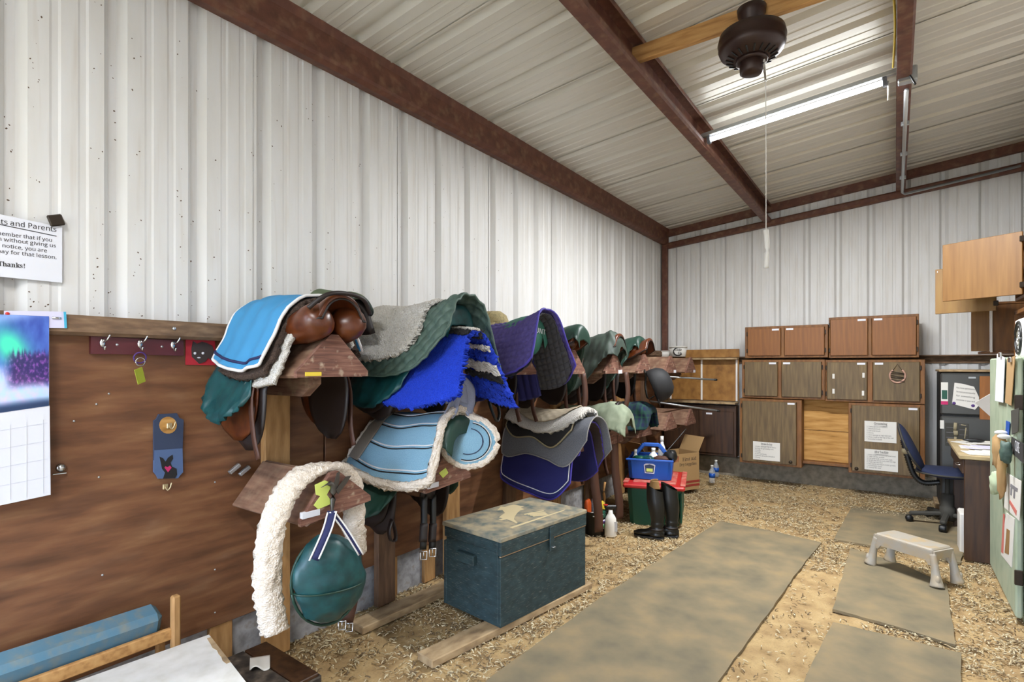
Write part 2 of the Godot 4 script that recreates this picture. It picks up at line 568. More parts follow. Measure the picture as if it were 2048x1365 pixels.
	mat("fridge_steel", C("4b4b49"), 0.35, 0.3)
	mat("fan_bronze", C("33211c"), 0.4, 0.3)
	mat("bench_blue", C("4c7488"), 0.9)
	over(M.bench_blue, [C("92835f", 0.0), C("92835f", 0.1), C("9a8a64", 0.7)], 0.02, Vector3(1.5, 1.5, 1.5), 89)
	mat("cherry_paint", C("521c22"), 0.4)
	mat("slate_paint", C("2f3a52"), 0.8)
	mat("clear_plastic", Color(0.9, 0.93, 0.96, 0.25), 0.1).transparency = BaseMaterial3D.TRANSPARENCY_ALPHA
	var g := mat("tube_glow", C("ffffff"), 0.5)
	g.emission_enabled = true
	g.emission = C("f6fbff")
	g.emission_energy_multiplier = 16.0

# ---------- room ----------
func rib_profile(pitch: float, n: int) -> Array:
	var p := []
	for k in n:
		for e in [[0.0, 0.0], [0.022, 0.031], [0.05, 0.031], [0.078, 0.0], [0.138, 0.0], [0.146, 0.0035], [0.164, 0.0035], [0.172, 0.0], [0.222, 0.0], [0.23, 0.0035], [0.248, 0.0035], [0.256, 0.0]]:
			p.append(Vector2(k * pitch + e[0], e[1]))
	p.append(Vector2(n * pitch + 0.004, 0.0))
	p[0].y -= 0.004
	p.insert(0, Vector2(-0.012, -0.004))
	return p
func panel(prof: Array, at: Vector3, along: Vector3, out: Vector3, length: Array) -> SurfaceTool:
	# ribbed sheet: profile runs along, ribs stand out, extruded from point to point given in length
	var s := S()
	for i in prof.size() - 1:
		var a: Vector3 = at + along * prof[i].x + out * prof[i].y
		var b: Vector3 = at + along * prof[i + 1].x + out * prof[i + 1].y
		var th := out * 0.002
		quad(s, a + length[0], b + length[0], b + length[1], a + length[1])
		quad(s, a + th + length[1], b + th + length[1], b + th + length[0], a + th + length[0])
		quad(s, a + length[1], b + length[1], b + th + length[1], a + th + length[1])
		quad(s, a + length[0], a + th + length[0], b + th + length[0], b + length[0])
	return s
func shell() -> void:
	# floor
	var s := S()
	surf(s, 96, 240, func(u: float, v: float) -> Vector3:
		var p := Vector3(-0.2 + u * 4.0, 0, 2.6 - v * 9.7)
		p.y = fy(p.x, p.z) + 0.007 * N.get_noise_2d(p.x * 3.0, p.z * 3.0) + 0.006 * N.get_noise_2d(p.x * 14.0, p.z * 14.0) - 0.006
		return p, true)
	put("floor", s, M.sand).set_meta("kind", "structure")
	s = S()
	box(s, Vector3(0, -0.16, 0), Vector3(60, 0.1, 60), 0.0)
	put("yard_ground", s, M.sand).set_meta("kind", "structure")
	# left wall: ribbed sheets of 0.914
	var w := struct("wall_left")
	var prof := rib_profile(0.3047, 3)
	for k in range(-3, 7):
		s = panel(prof, Vector3(0, 0, -1.402 - k * 0.914), Vector3(0, 0, -1), Vector3(-1, 0, 0), [Vector3(0, 0.268, 0), Vector3(0, 3.13, 0)])
		put("metal_panel", s, M.painted_panel, w)
	s = S()
	box(s, Vector3(-0.045, 0.1, -2.3), Vector3(0.12, 0.34, 9.4), 0.01)
	put("concrete_curb", s, M.old_concrete, w)
	# back wall
	var b := struct("wall_back")
	for k in range(-1, 4):
		s = panel(prof, Vector3(0.12 + k * 0.914, 0, ZB), Vector3(1, 0, 0), Vector3(0, 0, -1), [Vector3(0, 0.28, 0), Vector3(0, 3.16 + (k + 0.5) * 0.09, 0)])
		put("metal_panel", s, M.painted_panel, b)
	s = S()
	box(s, Vector3(1.75, 0.1, ZB - 0.02), Vector3(3.7, 0.365, 0.16), 0.01)
	put("concrete_curb", s, M.back_concrete, b)
	# right wall and the wall with the open barn door behind the camera
	s = S()
	box(s, Vector3(XR + 0.05, 1.8, -2.2), Vector3(0.1, 3.7, 9.7), 0.0)
	put("wall_right", s, M.painted_panel).set_meta("kind", "structure")
	var f := struct("wall_front")
	for e in [[-0.1, 0.8, 0.0, 3.3], [2.0, 3.6, 0.0, 3.6], [0.8, 2.0, 2.15, 3.5]]:
		s = S()
		box(s, Vector3((e[0] + e[1]) * 0.5, (e[2] + e[3]) * 0.5, 2.45), Vector3(e[1] - e[0], e[3] - e[2], 0.1), 0.0)
		put("wall_section", s, M.painted_panel, f)
	# roof sheets
	var r := struct("ceiling")
	for k in range(-5, 8):
		var z := -1.25 - k * 0.914
		s = panel(prof, Vector3(0, 3.158, z), Vector3(0, 0, -1), Vector3(0, 1, 0), [Vector3(-0.07, -0.07 * SL, 0), Vector3(3.9, 3.9 * SL, 0)])
		put("roof_panel", s, M.roof_panel, r)
func specks() -> void:
	# fly dirt and mud specks stuck to the metal above the girt
	var s := S(true)
	blob(s, Vector3.ZERO, Vector3(0.0006, 0.003, 0.002), 4)
	s.generate_normals()
	var m := MultiMesh.new()
	m.transform_format = MultiMesh.TRANSFORM_3D
	m.mesh = s.commit()
	m.instance_count = 420
	var r := RandomNumberGenerator.new()
	r.seed = 8
	var k := 0
	while k < 420:
		var z := -0.3 - 3.6 * pow(r.randf(), 1.8)
		var y := 1.6 + 1.3 * pow(r.randf(), 2.2)
		var d := fposmod(-1.402 - z, 0.3047)
		var x := 0.0
		if d > 0.022 and d < 0.05: x = -0.031
		elif d < 0.08 or (d > 0.135 and d < 0.26): continue
		m.set_instance_transform(k, Transform3D(Basis(Vector3.RIGHT, r.randf() * TAU).scaled(Vector3.ONE * r.randf_range(0.4, 1.5)), Vector3(x, y, z)))
		k += 1
	var o := MultiMeshInstance3D.new()
	o.name = "dirt_specks"
	o.multimesh = m
	o.material_override = mat("speck_brown", C("5a4636"), 0.9)
	o.set_meta("kind", "stuff")
	get_node("wall_left").add_child(o)
func channel(s: SurfaceTool, poly: Array, a: Vector3, b: Vector3) -> void:
	# open steel section: a chain of flat plates given as (x, y) points, swept from a to b
	for i in poly.size() - 1:
		var p := Vector3(poly[i].x, poly[i].y, 0)
		var q := Vector3(poly[i + 1].x, poly[i + 1].y, 0)
		bar(s, a + (p + q) * 0.5, b + (p + q) * 0.5, 0.005, p.distance_to(q) + 0.004, (q - p).normalized(), 0.0015)
func steel() -> void:
	var z0 := 2.4
	var w := struct("trim_1")
	var s := S()
	channel(s, [Vector2(0.0, 2.985), Vector2(0.06, 2.975), Vector2(0.085, 2.99), Vector2(0.09, 3.005), Vector2(0.09, 3.125), Vector2(0.105, 3.168), Vector2(0.03, 3.161)], Vector3(0, 0, z0), Vector3(0, 0, ZB + 0.02))
	put("eave_strut", s, M.red_oxide_steel, w)
	for e in [[1.245, "trim_2"], [2.51, "trim_3"]]:
		w = struct(e[1])
		s = S()
		var y: float = 3.155 + e[0] * SL
		channel(s, [Vector2(0.075, -0.17), Vector2(0.075, -0.195), Vector2(0.065, -0.205), Vector2(0.0, -0.205), Vector2(0.0, -0.002), Vector2(0.07, 0.005), Vector2(0.07, -0.02)], Vector3(e[0], y, z0), Vector3(e[0], y, ZB + 0.02))
		put("purlin", s, M.red_oxide_steel, w)
		for k in 12:
			var t := S()
			blob(t, Vector3(e[0] + 0.006, y - 0.1, -0.6 - k * 0.5), Vector3(0.005, 0.008, 0.008), 4)
			put("bolt", t, M.zinc, w)
	w = struct("trim_4")
	s = S()
	channel(s, [Vector2(0, 0), Vector2(0.045, 0.005), Vector2(0.055, 0.02), Vector2(0.055, 0.055), Vector2(0.045, 0.068), Vector2(0, 0.075)], Vector3(0, 0, 0), Vector3(0, 0, 0.001))
	T = Transform3D(Basis(Vector3(0, 0, 1), Vector3(0, 1, 0), Vector3(1, 0.092, 0)), Vector3(0.02, 2.915, ZB))
	s = S()
	channel(s, [Vector2(0, 0), Vector2(0.045, 0.002), Vector2(0.056, 0.018), Vector2(0.056, 0.055), Vector2(0.045, 0.07), Vector2(0, 0.075)], Vector3(0, 0, 0), Vector3(0, 0, 3.5))
	put("rake_rafter", s, M.red_oxide_steel, w)
	T = Transform3D(Basis(Vector3(0, 0, 1), Vector3(0, 1, 0), Vector3(1, SL, 0)), Vector3(0.02, 3.07, ZB))
	s = S()
	channel(s, [Vector2(0.0, 0.0), Vector2(0.03, 0.005), Vector2(0.03, 0.09)], Vector3(0, 0, 0), Vector3(0, 0, 3.5))
	put("rake_angle", s, M.red_oxide_steel, w)
	T = Transform3D.IDENTITY
	w = struct("trim_5")
	s = S()
	box(s, Vector3(0.05, 1.5, ZB + 0.04), Vector3(0.07, 2.95, 0.07), 0.01)
	put("corner_post", s, M.red_oxide_steel, w)
	s = S()
	channel(s, [Vector2(0, 0), Vector2(0.1, 0.0), Vector2(0.1, -0.02)], Vector3(0, 0, 0), Vector3(0, 0, 0.001))
	s = S()
	box(s, Vector3(1.75, 1.497, ZB + 0.055), Vector3(3.45, 0.012, 0.11), 0.002)
	box(s, Vector3(1.75, 1.46, ZB + 0.012), Vector3(3.45, 0.08, 0.012), 0.002)
	put("back_girt", s, M.girt_dusty, w)

func chips(n: int, rng_seed: int) -> MultiMesh:
	var s := S(true)
	sheet(s, 3, 1, func(u: float, v: float) -> Vector3: return Vector3((u - 0.5) * 0.022, 0.004 * sin(u * 3.0), (v - 0.5) * 0.005), 0.0008)
	s.generate_normals()
	var m := MultiMesh.new()
	m.transform_format = MultiMesh.TRANSFORM_3D
	m.use_colors = true
	m.mesh = s.commit()
	m.instance_count = n
	var r := RandomNumberGenerator.new()
	r.seed = rng_seed
	var k := 0
	while k < n:
		var x := r.randf_range(0.02, 3.35)
		var z := -r.randf_range(0.6, 6.85)
		var d := 0.5 + 0.6 * N.get_noise_2d(x * 1.6 + 9.0, z * 1.6) + 0.5 * N.get_noise_2d(x * 6.0, z * 6.0)
		if x > 1.35 and x < 2.35 and z > -4.2: d *= 0.12
		if r.randf() > d: continue
		var b := Basis.from_euler(Vector3(r.randf_range(-0.4, 0.4), r.randf_range(0, TAU), r.randf_range(-0.4, 0.4))).scaled(Vector3.ONE * r.randf_range(0.35, 1.3))
		m.set_instance_transform(k, Transform3D(b, Vector3(x, fy(x, z) + r.randf_range(0.0, 0.006), z)))
		var c := C("a5906a").lerp(C("dccfae"), r.randf()) if r.randf() < 0.72 else C("6d5a41")
		m.set_instance_color(k, c.srgb_to_linear())
		k += 1
	return m
func ground() -> void:
	var o := MultiMeshInstance3D.new()
	o.name = "wood_shavings"
	o.multimesh = chips(60000, 5)
	var m := mat("shavings", Color.WHITE, 0.9)
	m.vertex_color_use_as_albedo = true
	o.material_override = m
	add_child(o)
	tag(o, "loose pale wood shavings scattered over the sandy floor", "shavings")
	o.set_meta("kind", "stuff")
	var mats := [
		["long dusty rubber mat running past the green chest", [[1440, 1043], [1540, 1062], [1643, 1086], [1600, 1138], [1545, 1215], [1435, 1365], [1290, 1560], [770, 1560], [985, 1352], [1210, 1190]]],
		["dusty rubber mat under the office chair", [[1709, 1003], [1800, 1010], [1890, 1030], [1935, 1075], [1921, 1126], [1790, 1100], [1668, 1079]]],
		["dusty rubber mat under the plastic step stool", [[1701, 1097], [1800, 1128], [1893, 1169], [1911, 1291], [1790, 1253], [1665, 1219], [1684, 1155]]],
		["dusty rubber mat next to the mat with the step stool", [[1665, 1245], [1790, 1275], [1921, 1307], [1924, 1430], [1575, 1430]]]]
	for k in 4:
		var poly := []
		var q: Array = mats[k][1]
		for i in q.size():
			var a := PY(q[i][0], q[i][1], 0.013)
			var b := PY(q[(i + 1) % q.size()][0], q[(i + 1) % q.size()][1], 0.013)
			for j in 8:
				var p := a.lerp(b, j / 8.0)
				poly.append(Vector2(p.x + 0.006 * N.get_noise_2d(p.z * 9.0, 1), p.z + 0.006 * N.get_noise_2d(p.x * 9.0, 5)))
		var s := S()
		prism(s, poly, Vector3(1, 0, 0), Vector3(0, 0, 1), Vector3(0, 0.006, 0), 0.016)
		one("rubber_mat", mats[k][0], "mat", s, M.rubber_mat, "rubber mats on the dirt floor")

# ---------- left wall below the girt ----------
const COL := [-1.39, -2.08, -2.75, -3.42, -4.11, -4.77, -5.49, -6.16]
func saddle_wall() -> void:
	var w := get_node("wall_left")
	var s := S()
	for k in 4:
		s = S()
		var z0 := 0.689 - k * 2.44
		var z1: float = max(z0 - 2.432, ZB + 0.02)
		box(s, Vector3(0.042, 0.88, (z0 + z1) * 0.5), Vector3(0.018, 1.27, z0 - z1), 0.003)
		put("plywood_sheet", s, M.stained_plywood, w)
	s = S()
	box(s, Vector3(0.05, 1.545, -2.2), Vector3(0.1, 0.074, 9.4), 0.012)
	put("dusty_girt", s, M.girt_dusty, w)
	for z in [-0.5, -0.95, -1.4, -2.3, -3.2, -4.1]:
		s = S()
		T = Transform3D(Basis(Vector3.BACK, PI / -2), Vector3(0.1, 1.55, z - 0.05))
		lathe(s, [Vector2(0, 0), Vector2(0.008, 0), Vector2(0.006, 0.004), Vector2(0, 0.006)], 8)
		T = Transform3D.IDENTITY
		put("screw", s, M.zinc, w)
	for z in [-1.22, -2.22, -2.55, -3.42, -4.11, -4.77, -5.49]:
		s = S()
		box(s, Vector3(0.02, 0.72, z), Vector3(0.04, 1.44, 0.1), 0.003)
		put("stud", s, M.pale_pine, w)
	for k in range(1, 8):
		s = S()
		box(s, Vector3(0.072, 0.76, COL[k] + (0.03 if k > 1 else -0.06)), Vector3(0.04, 1.5, 0.13), 0.003)
		put("rack_post", s, M.post_wood if k % 2 else M.pale_pine, w)
	s = S()
	box(s, Vector3(0.072, 0.76, -1.46), Vector3(0.04, 1.5, 0.13), 0.003)
	put("rack_post", s, M.pale_pine, w)

func rack(z: float, y: float, label: String, tilt := 0.0, len := 0.62) -> Node3D:
	# A-shaped saddle rack: two sloping boards, a triangular front plate, a bracket under it
	var o := thing("saddle_rack", label, "saddle rack", Vector3(0.092, y - 0.17, z), "wooden saddle racks on the plywood wall")
	T = Transform3D(Basis(Vector3.RIGHT, tilt), Vector3(0, y, z))
	var h := 0.165
	for sg in [-1, 1]:
		var s := S()
		bar(s, Vector3(0.093, -h * 0.5 - 0.004, sg * h * 0.5), Vector3(len - 0.022, -h * 0.5 - 0.004, sg * h * 0.5), 0.018, h * 1.38, Vector3(0, 1, -sg), 0.003)
		put("board", s, M.rack_wood, o)
	var s := S()
	prism(s, [Vector2(-0.018, 0.006), Vector2(0.018, 0.006), Vector2(0.172, -0.145), Vector2(0.172, -0.168), Vector2(-0.172, -0.168), Vector2(-0.172, -0.145)], Vector3(0, 0, 1), Vector3(0, 1, 0), Vector3(len - 0.01, 0, 0), 0.02)
	put("front_plate", s, M.rack_plate, o)
	s = S()
	prism(s, [Vector2(0.093, -0.17), Vector2(0.5, -0.17), Vector2(0.5, -0.2), Vector2(0.42, -0.255), Vector2(0.093, -0.255)], Vector3(1, 0, 0), Vector3(0, 1, 0), Vector3(0, 0, 0.0), 0.04)
	put("bracket", s, M.rack_wood, o)
	T = Transform3D.IDENTITY
	return o
func racks() -> void:
	var up := ["wooden saddle rack under the brown leather saddle", "wooden saddle rack under the white fleece and green quilted pads", "wooden saddle rack under the purple quilted pad", "wooden saddle rack under the bottle green saddle cover beside the purple pad", "wooden saddle rack under the large olive canvas cover", "wooden saddle rack with the black riding helmet hung on its front", "empty upper saddle rack beside the black helmet", "empty upper saddle rack closest to the shelf standards"]
	for k in 8:
		var o := rack(COL[k], 1.52 - 0.005 * k, up[k])
		if k in [0, 4, 6, 7]:
			var s := S()
			box(s, Vector3(0.612, 1.365 - 0.005 * k, COL[k] + (0.1 if k == 0 else -0.11)), Vector3(0.018, 0.016 if k == 0 else 0.03, 0.075), 0.001)
			put("name_tape", s, M.yellow_plastic if k == 0 else M.paper_white, o)
	var low := {0: "wooden saddle rack draped with the long fleece girth cover", 1: "wooden saddle rack under the light blue striped pad", 3: "wooden saddle rack under the grey felt and navy pads", 4: "wooden saddle rack under the sage canvas saddle cover", 5: "wooden saddle rack under the tartan cooler", 6: "empty lower saddle rack above the cardboard box", 7: "empty lower saddle rack in front of the dark cabinet"}
	for k in low:
		var o := rack(COL[k], 0.955 - 0.008 * k, low[k], 0.1 if k == 0 else (0.07 if k == 1 else 0.0))
		if k < 2:
			var s := S()
			box(s, Vector3(0.613, 0.812 if k == 0 else 0.80, COL[k] + 0.11), Vector3(0.018, 0.025, 0.08), 0.001)
			put("name_tape", s, M.paper_white, o)
			s = S()
			var poly := [Vector2(0.1, 0), Vector2(0.03, 0.01), Vector2(0.06, 0.05), Vector2(0.03, 0.09), Vector2(0.07, 0.11), Vector2(0.115, 0.1), Vector2(0.11, 0.06), Vector2(0.09, 0.05), Vector2(0.12, 0.02)]
			if k == 1: poly = [Vector2(0.06, 0), Vector2(0.09, 0.03), Vector2(0.04, 0.05), Vector2(0.02, 0.02)]
			prism(s, poly, Vector3(0, 0, 1), Vector3(0, 1, 0), Vector3(0.622, 0.825, COL[k] - 0.02), 0.002)
			put("torn_tape", s, M.lime_tape, o)

# ---------- tack ----------
func cloth(o: Node, called: String, d: Dictionary, m: Material, n := 36, k := 40, t := 0.01, trim = null, tr := 0.006) -> Node:
	var f := drape_f(d)
	var s := S(true)
	sheet(s, n, k, f, t)
	var p := put(called, s, m, o)
	if trim:
		s = S(true)
		var e := edge_of(f, 26)
		for i in e.size(): e[i] -= Vector3(0, t * 0.4, 0)
		tube(s, e, tr, 6)
		put("binding", s, trim, p)
	return p
func wrinkle(amp: float, gather := 0.008) -> Callable:
	return func(x: float, q: float, p: Vector3, u: float, v: float) -> float:
		var w := absf(v * 2.0 - 1.0)
		var e := maxf(smoothstep(0.78, 1.0, w), smoothstep(0.9, 1.0, u))
		return amp * (N.get_noise_3d(p.x * 5.0, q * 2.5, p.z * 4.0) + 0.5 * N.get_noise_3d(p.x * 13.0, q * 4.0, p.z * 9.0)) + gather * e * sin((x + q * 0.3) * 150.0 + 3.0 * N.get_noise_2d(x * 20.0, q * 5.0))
func flap(s: SurfaceTool, zc: float, y: float, sg: float, w: float, drop: float, xm: float, swing := 0.0) -> void:
	var f := func(u: float, v: float) -> Vector3:
		var k := 1.0 if v < 0.55 else sqrt(maxf(0.0, 1.0 - pow((v - 0.55) / 0.46, 2.0)))
		var x := xm + (u - 0.5) * w * (0.72 + 0.28 * sin(minf(v, 0.62) / 0.62 * PI * 0.5)) * maxf(k, 0.06) - 0.06 * sin(v * PI * 0.8) + swing * v
		return Vector3(x, y - drop * v, zc + sg * (0.1 + 0.115 * smoothstep(0.0, 0.5, v) + 0.012 * sin(u * 3.0)))
	if sg > 0: sheet(s, 12, 14, func(u: float, v: float) -> Vector3: return f.call(u, 1.0 - v), 0.007)
	else: sheet(s, 12, 14, f, 0.007)
func strap(s: SurfaceTool, pts: Array, w: float, t := 0.004, side := Vector3.RIGHT) -> void:
	# flat strap along points; its width lies along side
	s.set_smooth_group(0)
	var pr := []
	for i in pts.size():
		var d: Vector3 = (pts[min(i + 1, pts.size() - 1)] - pts[max(i - 1, 0)]).normalized()
		var x := (side - d * side.dot(d)).normalized()
		var n := d.cross(x).normalized() * t * 0.5
		pr.append([pts[i] - x * w * 0.5 - n, pts[i] + x * w * 0.5 - n, pts[i] + x * w * 0.5 + n, pts[i] - x * w * 0.5 + n])
	for i in pts.size() - 1:
		for k in 4:
			var l := (k + 1) % 4
			quad(s, pr[i][k], pr[i][l], pr[i + 1][l], pr[i + 1][k])
	quad(s, pr[0][3], pr[0][2], pr[0][1], pr[0][0])
	quad(s, pr[-1][0], pr[-1][1], pr[-1][2], pr[-1][3])
func buckle(o: Node, at: Vector3, w: float, x := Vector3.RIGHT) -> void:
	var s := S(true)
	var y := Vector3(0, w * 0.6, 0)
	x *= w * 0.5
	tube(s, [at - x + y, at + x + y, at + x - y, at - x - y, at - x + y], 0.004, 6, 1.0, x.cross(y).normalized())
	tube(s, [at + y, at - y * 1.1], 0.003, 6)
	put("buckle", s, M.chrome, o)
func saddle(label: String, zc: float, y: float, seat: Material, cover, cd := {}, drop := 0.4, leathers := true) -> Node3D:
	# english saddle with the cantle to the room; cover is a fitted cloth cover or null
	var o := thing("english_saddle", label, "saddle", Vector3(0.35, y - 0.16, zc))
	var s: SurfaceTool
	for sg in [-1, 1]:
		s = S(true)
		var pk := 0.7 if cover else 1.0
		tube(s, curve([Vector3(0.12, y + 0.02, zc + sg * 0.12), Vector3(0.2, y + 0.03, zc + sg * 0.1), Vector3(0.35, y + 0.03, zc + sg * 0.085), Vector3(0.52 * (0.9 if cover else 1.0), y + 0.045, zc + sg * 0.085 * pk), Vector3(0.62 * (0.9 if cover else 1.0), y + 0.075, zc + sg * 0.075 * pk), Vector3(0.665 * (0.9 if cover else 1.0), y + 0.1, zc + sg * 0.06 * pk)], 18), [0.01, 0.03, 0.045, 0.05, 0.053, 0.055, 0.056, 0.057, 0.058, 0.06, 0.064, 0.068, 0.072, 0.075, 0.075, 0.07, 0.058, 0.036, 0.008].map(func(r: float) -> float: return r * pk), 14)
		put("panel", s, seat, o)
		s = S()
		flap(s, zc, y + 0.04, sg, 0.36, drop, 0.3)
		put("flap", s, M.dark_leather if cover else seat, o)
		s = S()
		flap(s, zc, y + 0.03, sg * 0.93, 0.3, drop * 1.06, 0.36)
		put("sweat_flap", s, M.dark_leather, o)
		if leathers:
			s = S()
			strap(s, curve([Vector3(0.4, y - 0.02, zc + sg * 0.16), Vector3(0.41, y - 0.2, zc + sg * 0.235), Vector3(0.42, y - 0.38, zc + sg * 0.235), Vector3(0.45, y - 0.48, zc + sg * 0.23)], 10), 0.03)
			put("stirrup_leather", s, M.brown_strap, o)
	cloth(o, "seat", {"zc": zc, "x": [0.17, 0.24, 0.36, 0.5, 0.6, 0.665, 0.675], "y": [y + 0.12, y + 0.14, y + 0.1, y + 0.105, y + 0.16, y + 0.185, y + 0.165], "r": [0.05, 0.07, 0.1, 0.11, 0.11, 0.1, 0.09], "th": 62.0, "l": [0.12, 0.17, 0.17, 0.18, 0.19, 0.17, 0.14]}, seat, 24, 24, 0.012, M.dark_leather, 0.005)
	if cover:
		var d := {"zc": zc, "x": [0.06, 0.16, 0.28, 0.42, 0.55, 0.65, 0.7, 0.7], "y": [y + 0.08, y + 0.155, y + 0.15, y + 0.14, y + 0.185, y + 0.205, y + 0.18, y + 0.1], "r": [0.07, 0.1, 0.115, 0.125, 0.13, 0.12, 0.1, 0.07], "th": [62, 62, 62, 63, 65, 66, 66, 64], "l": [0.3, 0.5, 0.54, 0.48, 0.3, 0.24, 0.2, 0.14], "disp": wrinkle(0.014)}
		d.merge(cd, true)
		cloth(o, "cover", d, cover, 44, 48, 0.004)
	return o

func tack_upper() -> void:
	var z: float = COL[0]
	var o := saddle("brown leather saddle with a bottle green cover over one flap", z, 1.508, M.saddle_leather, null, {}, 0.46)
	cloth(o, "cover", {"zc": z, "x": [0.08, 0.18, 0.3, 0.42], "y": [1.62, 1.66, 1.64, 1.62], "r": 0.165, "th": [64, 64, 65, 66], "l": [0.42, 0.57, 0.6, 0.5], "lr": [0.2, 0.3, 0.3, 0.2], "disp": wrinkle(0.02, 0.012)}, M.teal_nylon, 30, 40, 0.004)
	var s := S(true)
	tube(s, curve([Vector3(0.66, 1.62, z + 0.15), Vector3(0.69, 1.675, z + 0.09), Vector3(0.69, 1.69, z), Vector3(0.69, 1.675, z - 0.09), Vector3(0.66, 1.62, z - 0.15)], 20), 0.009, 8)
	put("cantle_roll", s, M.dark_leather, o)
	o = thing("saddle_pad", "white fleece pad folded under the sky blue pad", "saddle pad", Vector3(0.3, 1.5, z), "saddle pads")
	cloth(o, "fleece", {"zc": z, "x": [0.14, 0.27, 0.41, 0.53], "y": [1.645, 1.665, 1.658, 1.658], "r": 0.128, "th": 65.0, "l": [0.4, 0.44, 0.44, 0.42], "lr": [0.26, 0.28, 0.28, 0.25], "lean": [0.0, 0.02, 0.04, 0.06], "disp": fuzz(0.006)}, M.fleece_white, 40, 60, 0.02)
	o = thing("saddle_pad", "sky blue saddle pad with brown fleece lining on the brown saddle", "saddle pad", Vector3(0.3, 1.5, z), "saddle pads")
	var d := {"zc": z, "x": [0.12, 0.25, 0.39, 0.51], "y": [1.695, 1.715, 1.708, 1.703], "r": 0.182, "th": 64.0, "l": [0.38, 0.44, 0.45, 0.42], "lr": [0.3, 0.35, 0.36, 0.35], "lean": [-0.05, -0.04, -0.02, 0.02], "disp": func(x: float, q: float, p: Vector3, _u: float, _v: float) -> float: return 0.012 * N.get_noise_3dv(p * 5.0) + 0.004 * sin(x * 60.0)}
	cloth(o, "shell", d, M.sky_blue_cotton, 34, 50, 0.008, M.white_trim, 0.007)
	var e := d.duplicate()
	e.y = [1.674, 1.694, 1.687, 1.682]
	e.r = 0.158
	e.l = [0.385, 0.445, 0.455, 0.425]
	e.disp = fuzz(0.006)
	cloth(o, "lining", e, M.brown_fleece, 40, 60, 0.026)
	var f := drape_f(d)
	for v in [0.03, 0.97]:
		s = S(true)
		tube(s, range(0, 21).map(func(i: int) -> Vector3: return f.call(i / 20.0, v) + Vector3(0, 0.004, 0)), 0.006, 6)
		put("stripe", s, M.navy_strap, o)
	# olive seat on the wall peg behind
	o = thing("jumping_saddle", "small olive covered saddle on a wall peg behind the blue pad", "saddle", Vector3(0.1, 1.6, -1.68))
	s = S()
	box(s, Vector3(0.19, 1.63, -1.68), Vector3(0.3, 0.09, 0.12), 0.008)
	put("peg", s, M.rack_wood, o)
	cloth(o, "cover", {"zc": -1.68, "x": [0.03, 0.1, 0.24, 0.36, 0.42], "y": [1.765, 1.785, 1.765, 1.755, 1.735], "r": [0.06, 0.09, 0.1, 0.1, 0.08], "th": 60.0, "l": [0.1, 0.17, 0.17, 0.16, 0.1], "disp": wrinkle(0.006, 0.0)}, M.olive_light, 24, 24, 0.02, M.olive_canvas, 0.006)
	cloth(o, "seat", {"zc": -1.68, "x": [0.02, 0.2, 0.38], "y": [1.73, 1.72, 1.72], "r": 0.1, "th": 70.0, "l": 0.22}, M.dark_leather, 12, 16, 0.03)

	z = COL[1]
	o = saddle("saddle in a teal nylon cover under the white fleece pad", z, 1.51, M.saddle_leather, M.teal_nylon, {"l": [0.34, 0.52, 0.58, 0.56, 0.5, 0.3, 0.2, 0.12], "disp": wrinkle(0.024, 0.006)}, 0.4, false)
	o = thing("saddle_pad", "dark green diamond quilted pad under the white fleece", "saddle pad", Vector3(0.4, 1.5, z), "saddle pads")
	cloth(o, "shell", {"zc": z, "x": [0.02, 0.2, 0.4, 0.58, 0.7, 0.76], "y": [1.695, 1.705, 1.69, 1.71, 1.75, 1.75], "r": [0.13, 0.14, 0.145, 0.15, 0.145, 0.13], "th": 62.0, "l": [0.4, 0.45, 0.46, 0.44, 0.38, 0.26], "lr": [0.42, 0.45, 0.5, 0.54, 0.55, 0.48], "thr": 74.0, "lean": [-0.1, 0.0, 0.05, 0.12, 0.1, 0.08], "disp": quilt(0.054, 0.014)}, M.quilt_green, 110, 140, 0.008, M.quilt_green, 0.007)
	o = thing("saddle_pad", "thick white fleece pad spread over the green quilted pad", "saddle pad", Vector3(0.3, 1.5, z), "saddle pads")
	cloth(o, "fleece", {"zc": z, "x": [-0.0, 0.16, 0.34, 0.5, 0.57], "y": [1.72, 1.735, 1.72, 1.735, 1.745], "r": [0.155, 0.165, 0.17, 0.175, 0.175], "th": 62.0, "l": [0.37, 0.41, 0.41, 0.38, 0.31], "lr": [0.38, 0.4, 0.4, 0.38, 0.32], "lean": [-0.12, 0.0, 0.05, 0.1, 0.1], "disp": fuzz(0.007, 85.0)}, M.fleece_white, 100, 130, 0.022)
	o = thing("fleece_cooler", "royal blue shaggy fleece cooler with white and black bands", "horse rug", Vector3(0.6, 1.4, z))
	d = {"zc": z - 0.01, "x": [0.42, 0.55, 0.67, 0.79], "y": [1.57, 1.58, 1.585, 1.575], "r": [0.14, 0.14, 0.13, 0.11], "th": [58, 60, 62, 64], "thr": 68.0, "l": [0.48, 0.5, 0.47, 0.4], "lr": [0.36, 0.42, 0.47, 0.48], "lean": [0.06, 0.12, 0.16, 0.2], "disp": fuzz(0.006, 130.0)}
	cloth(o, "fleece", d, M.blue_fleece, 70, 100, 0.03)
	var nb := 0
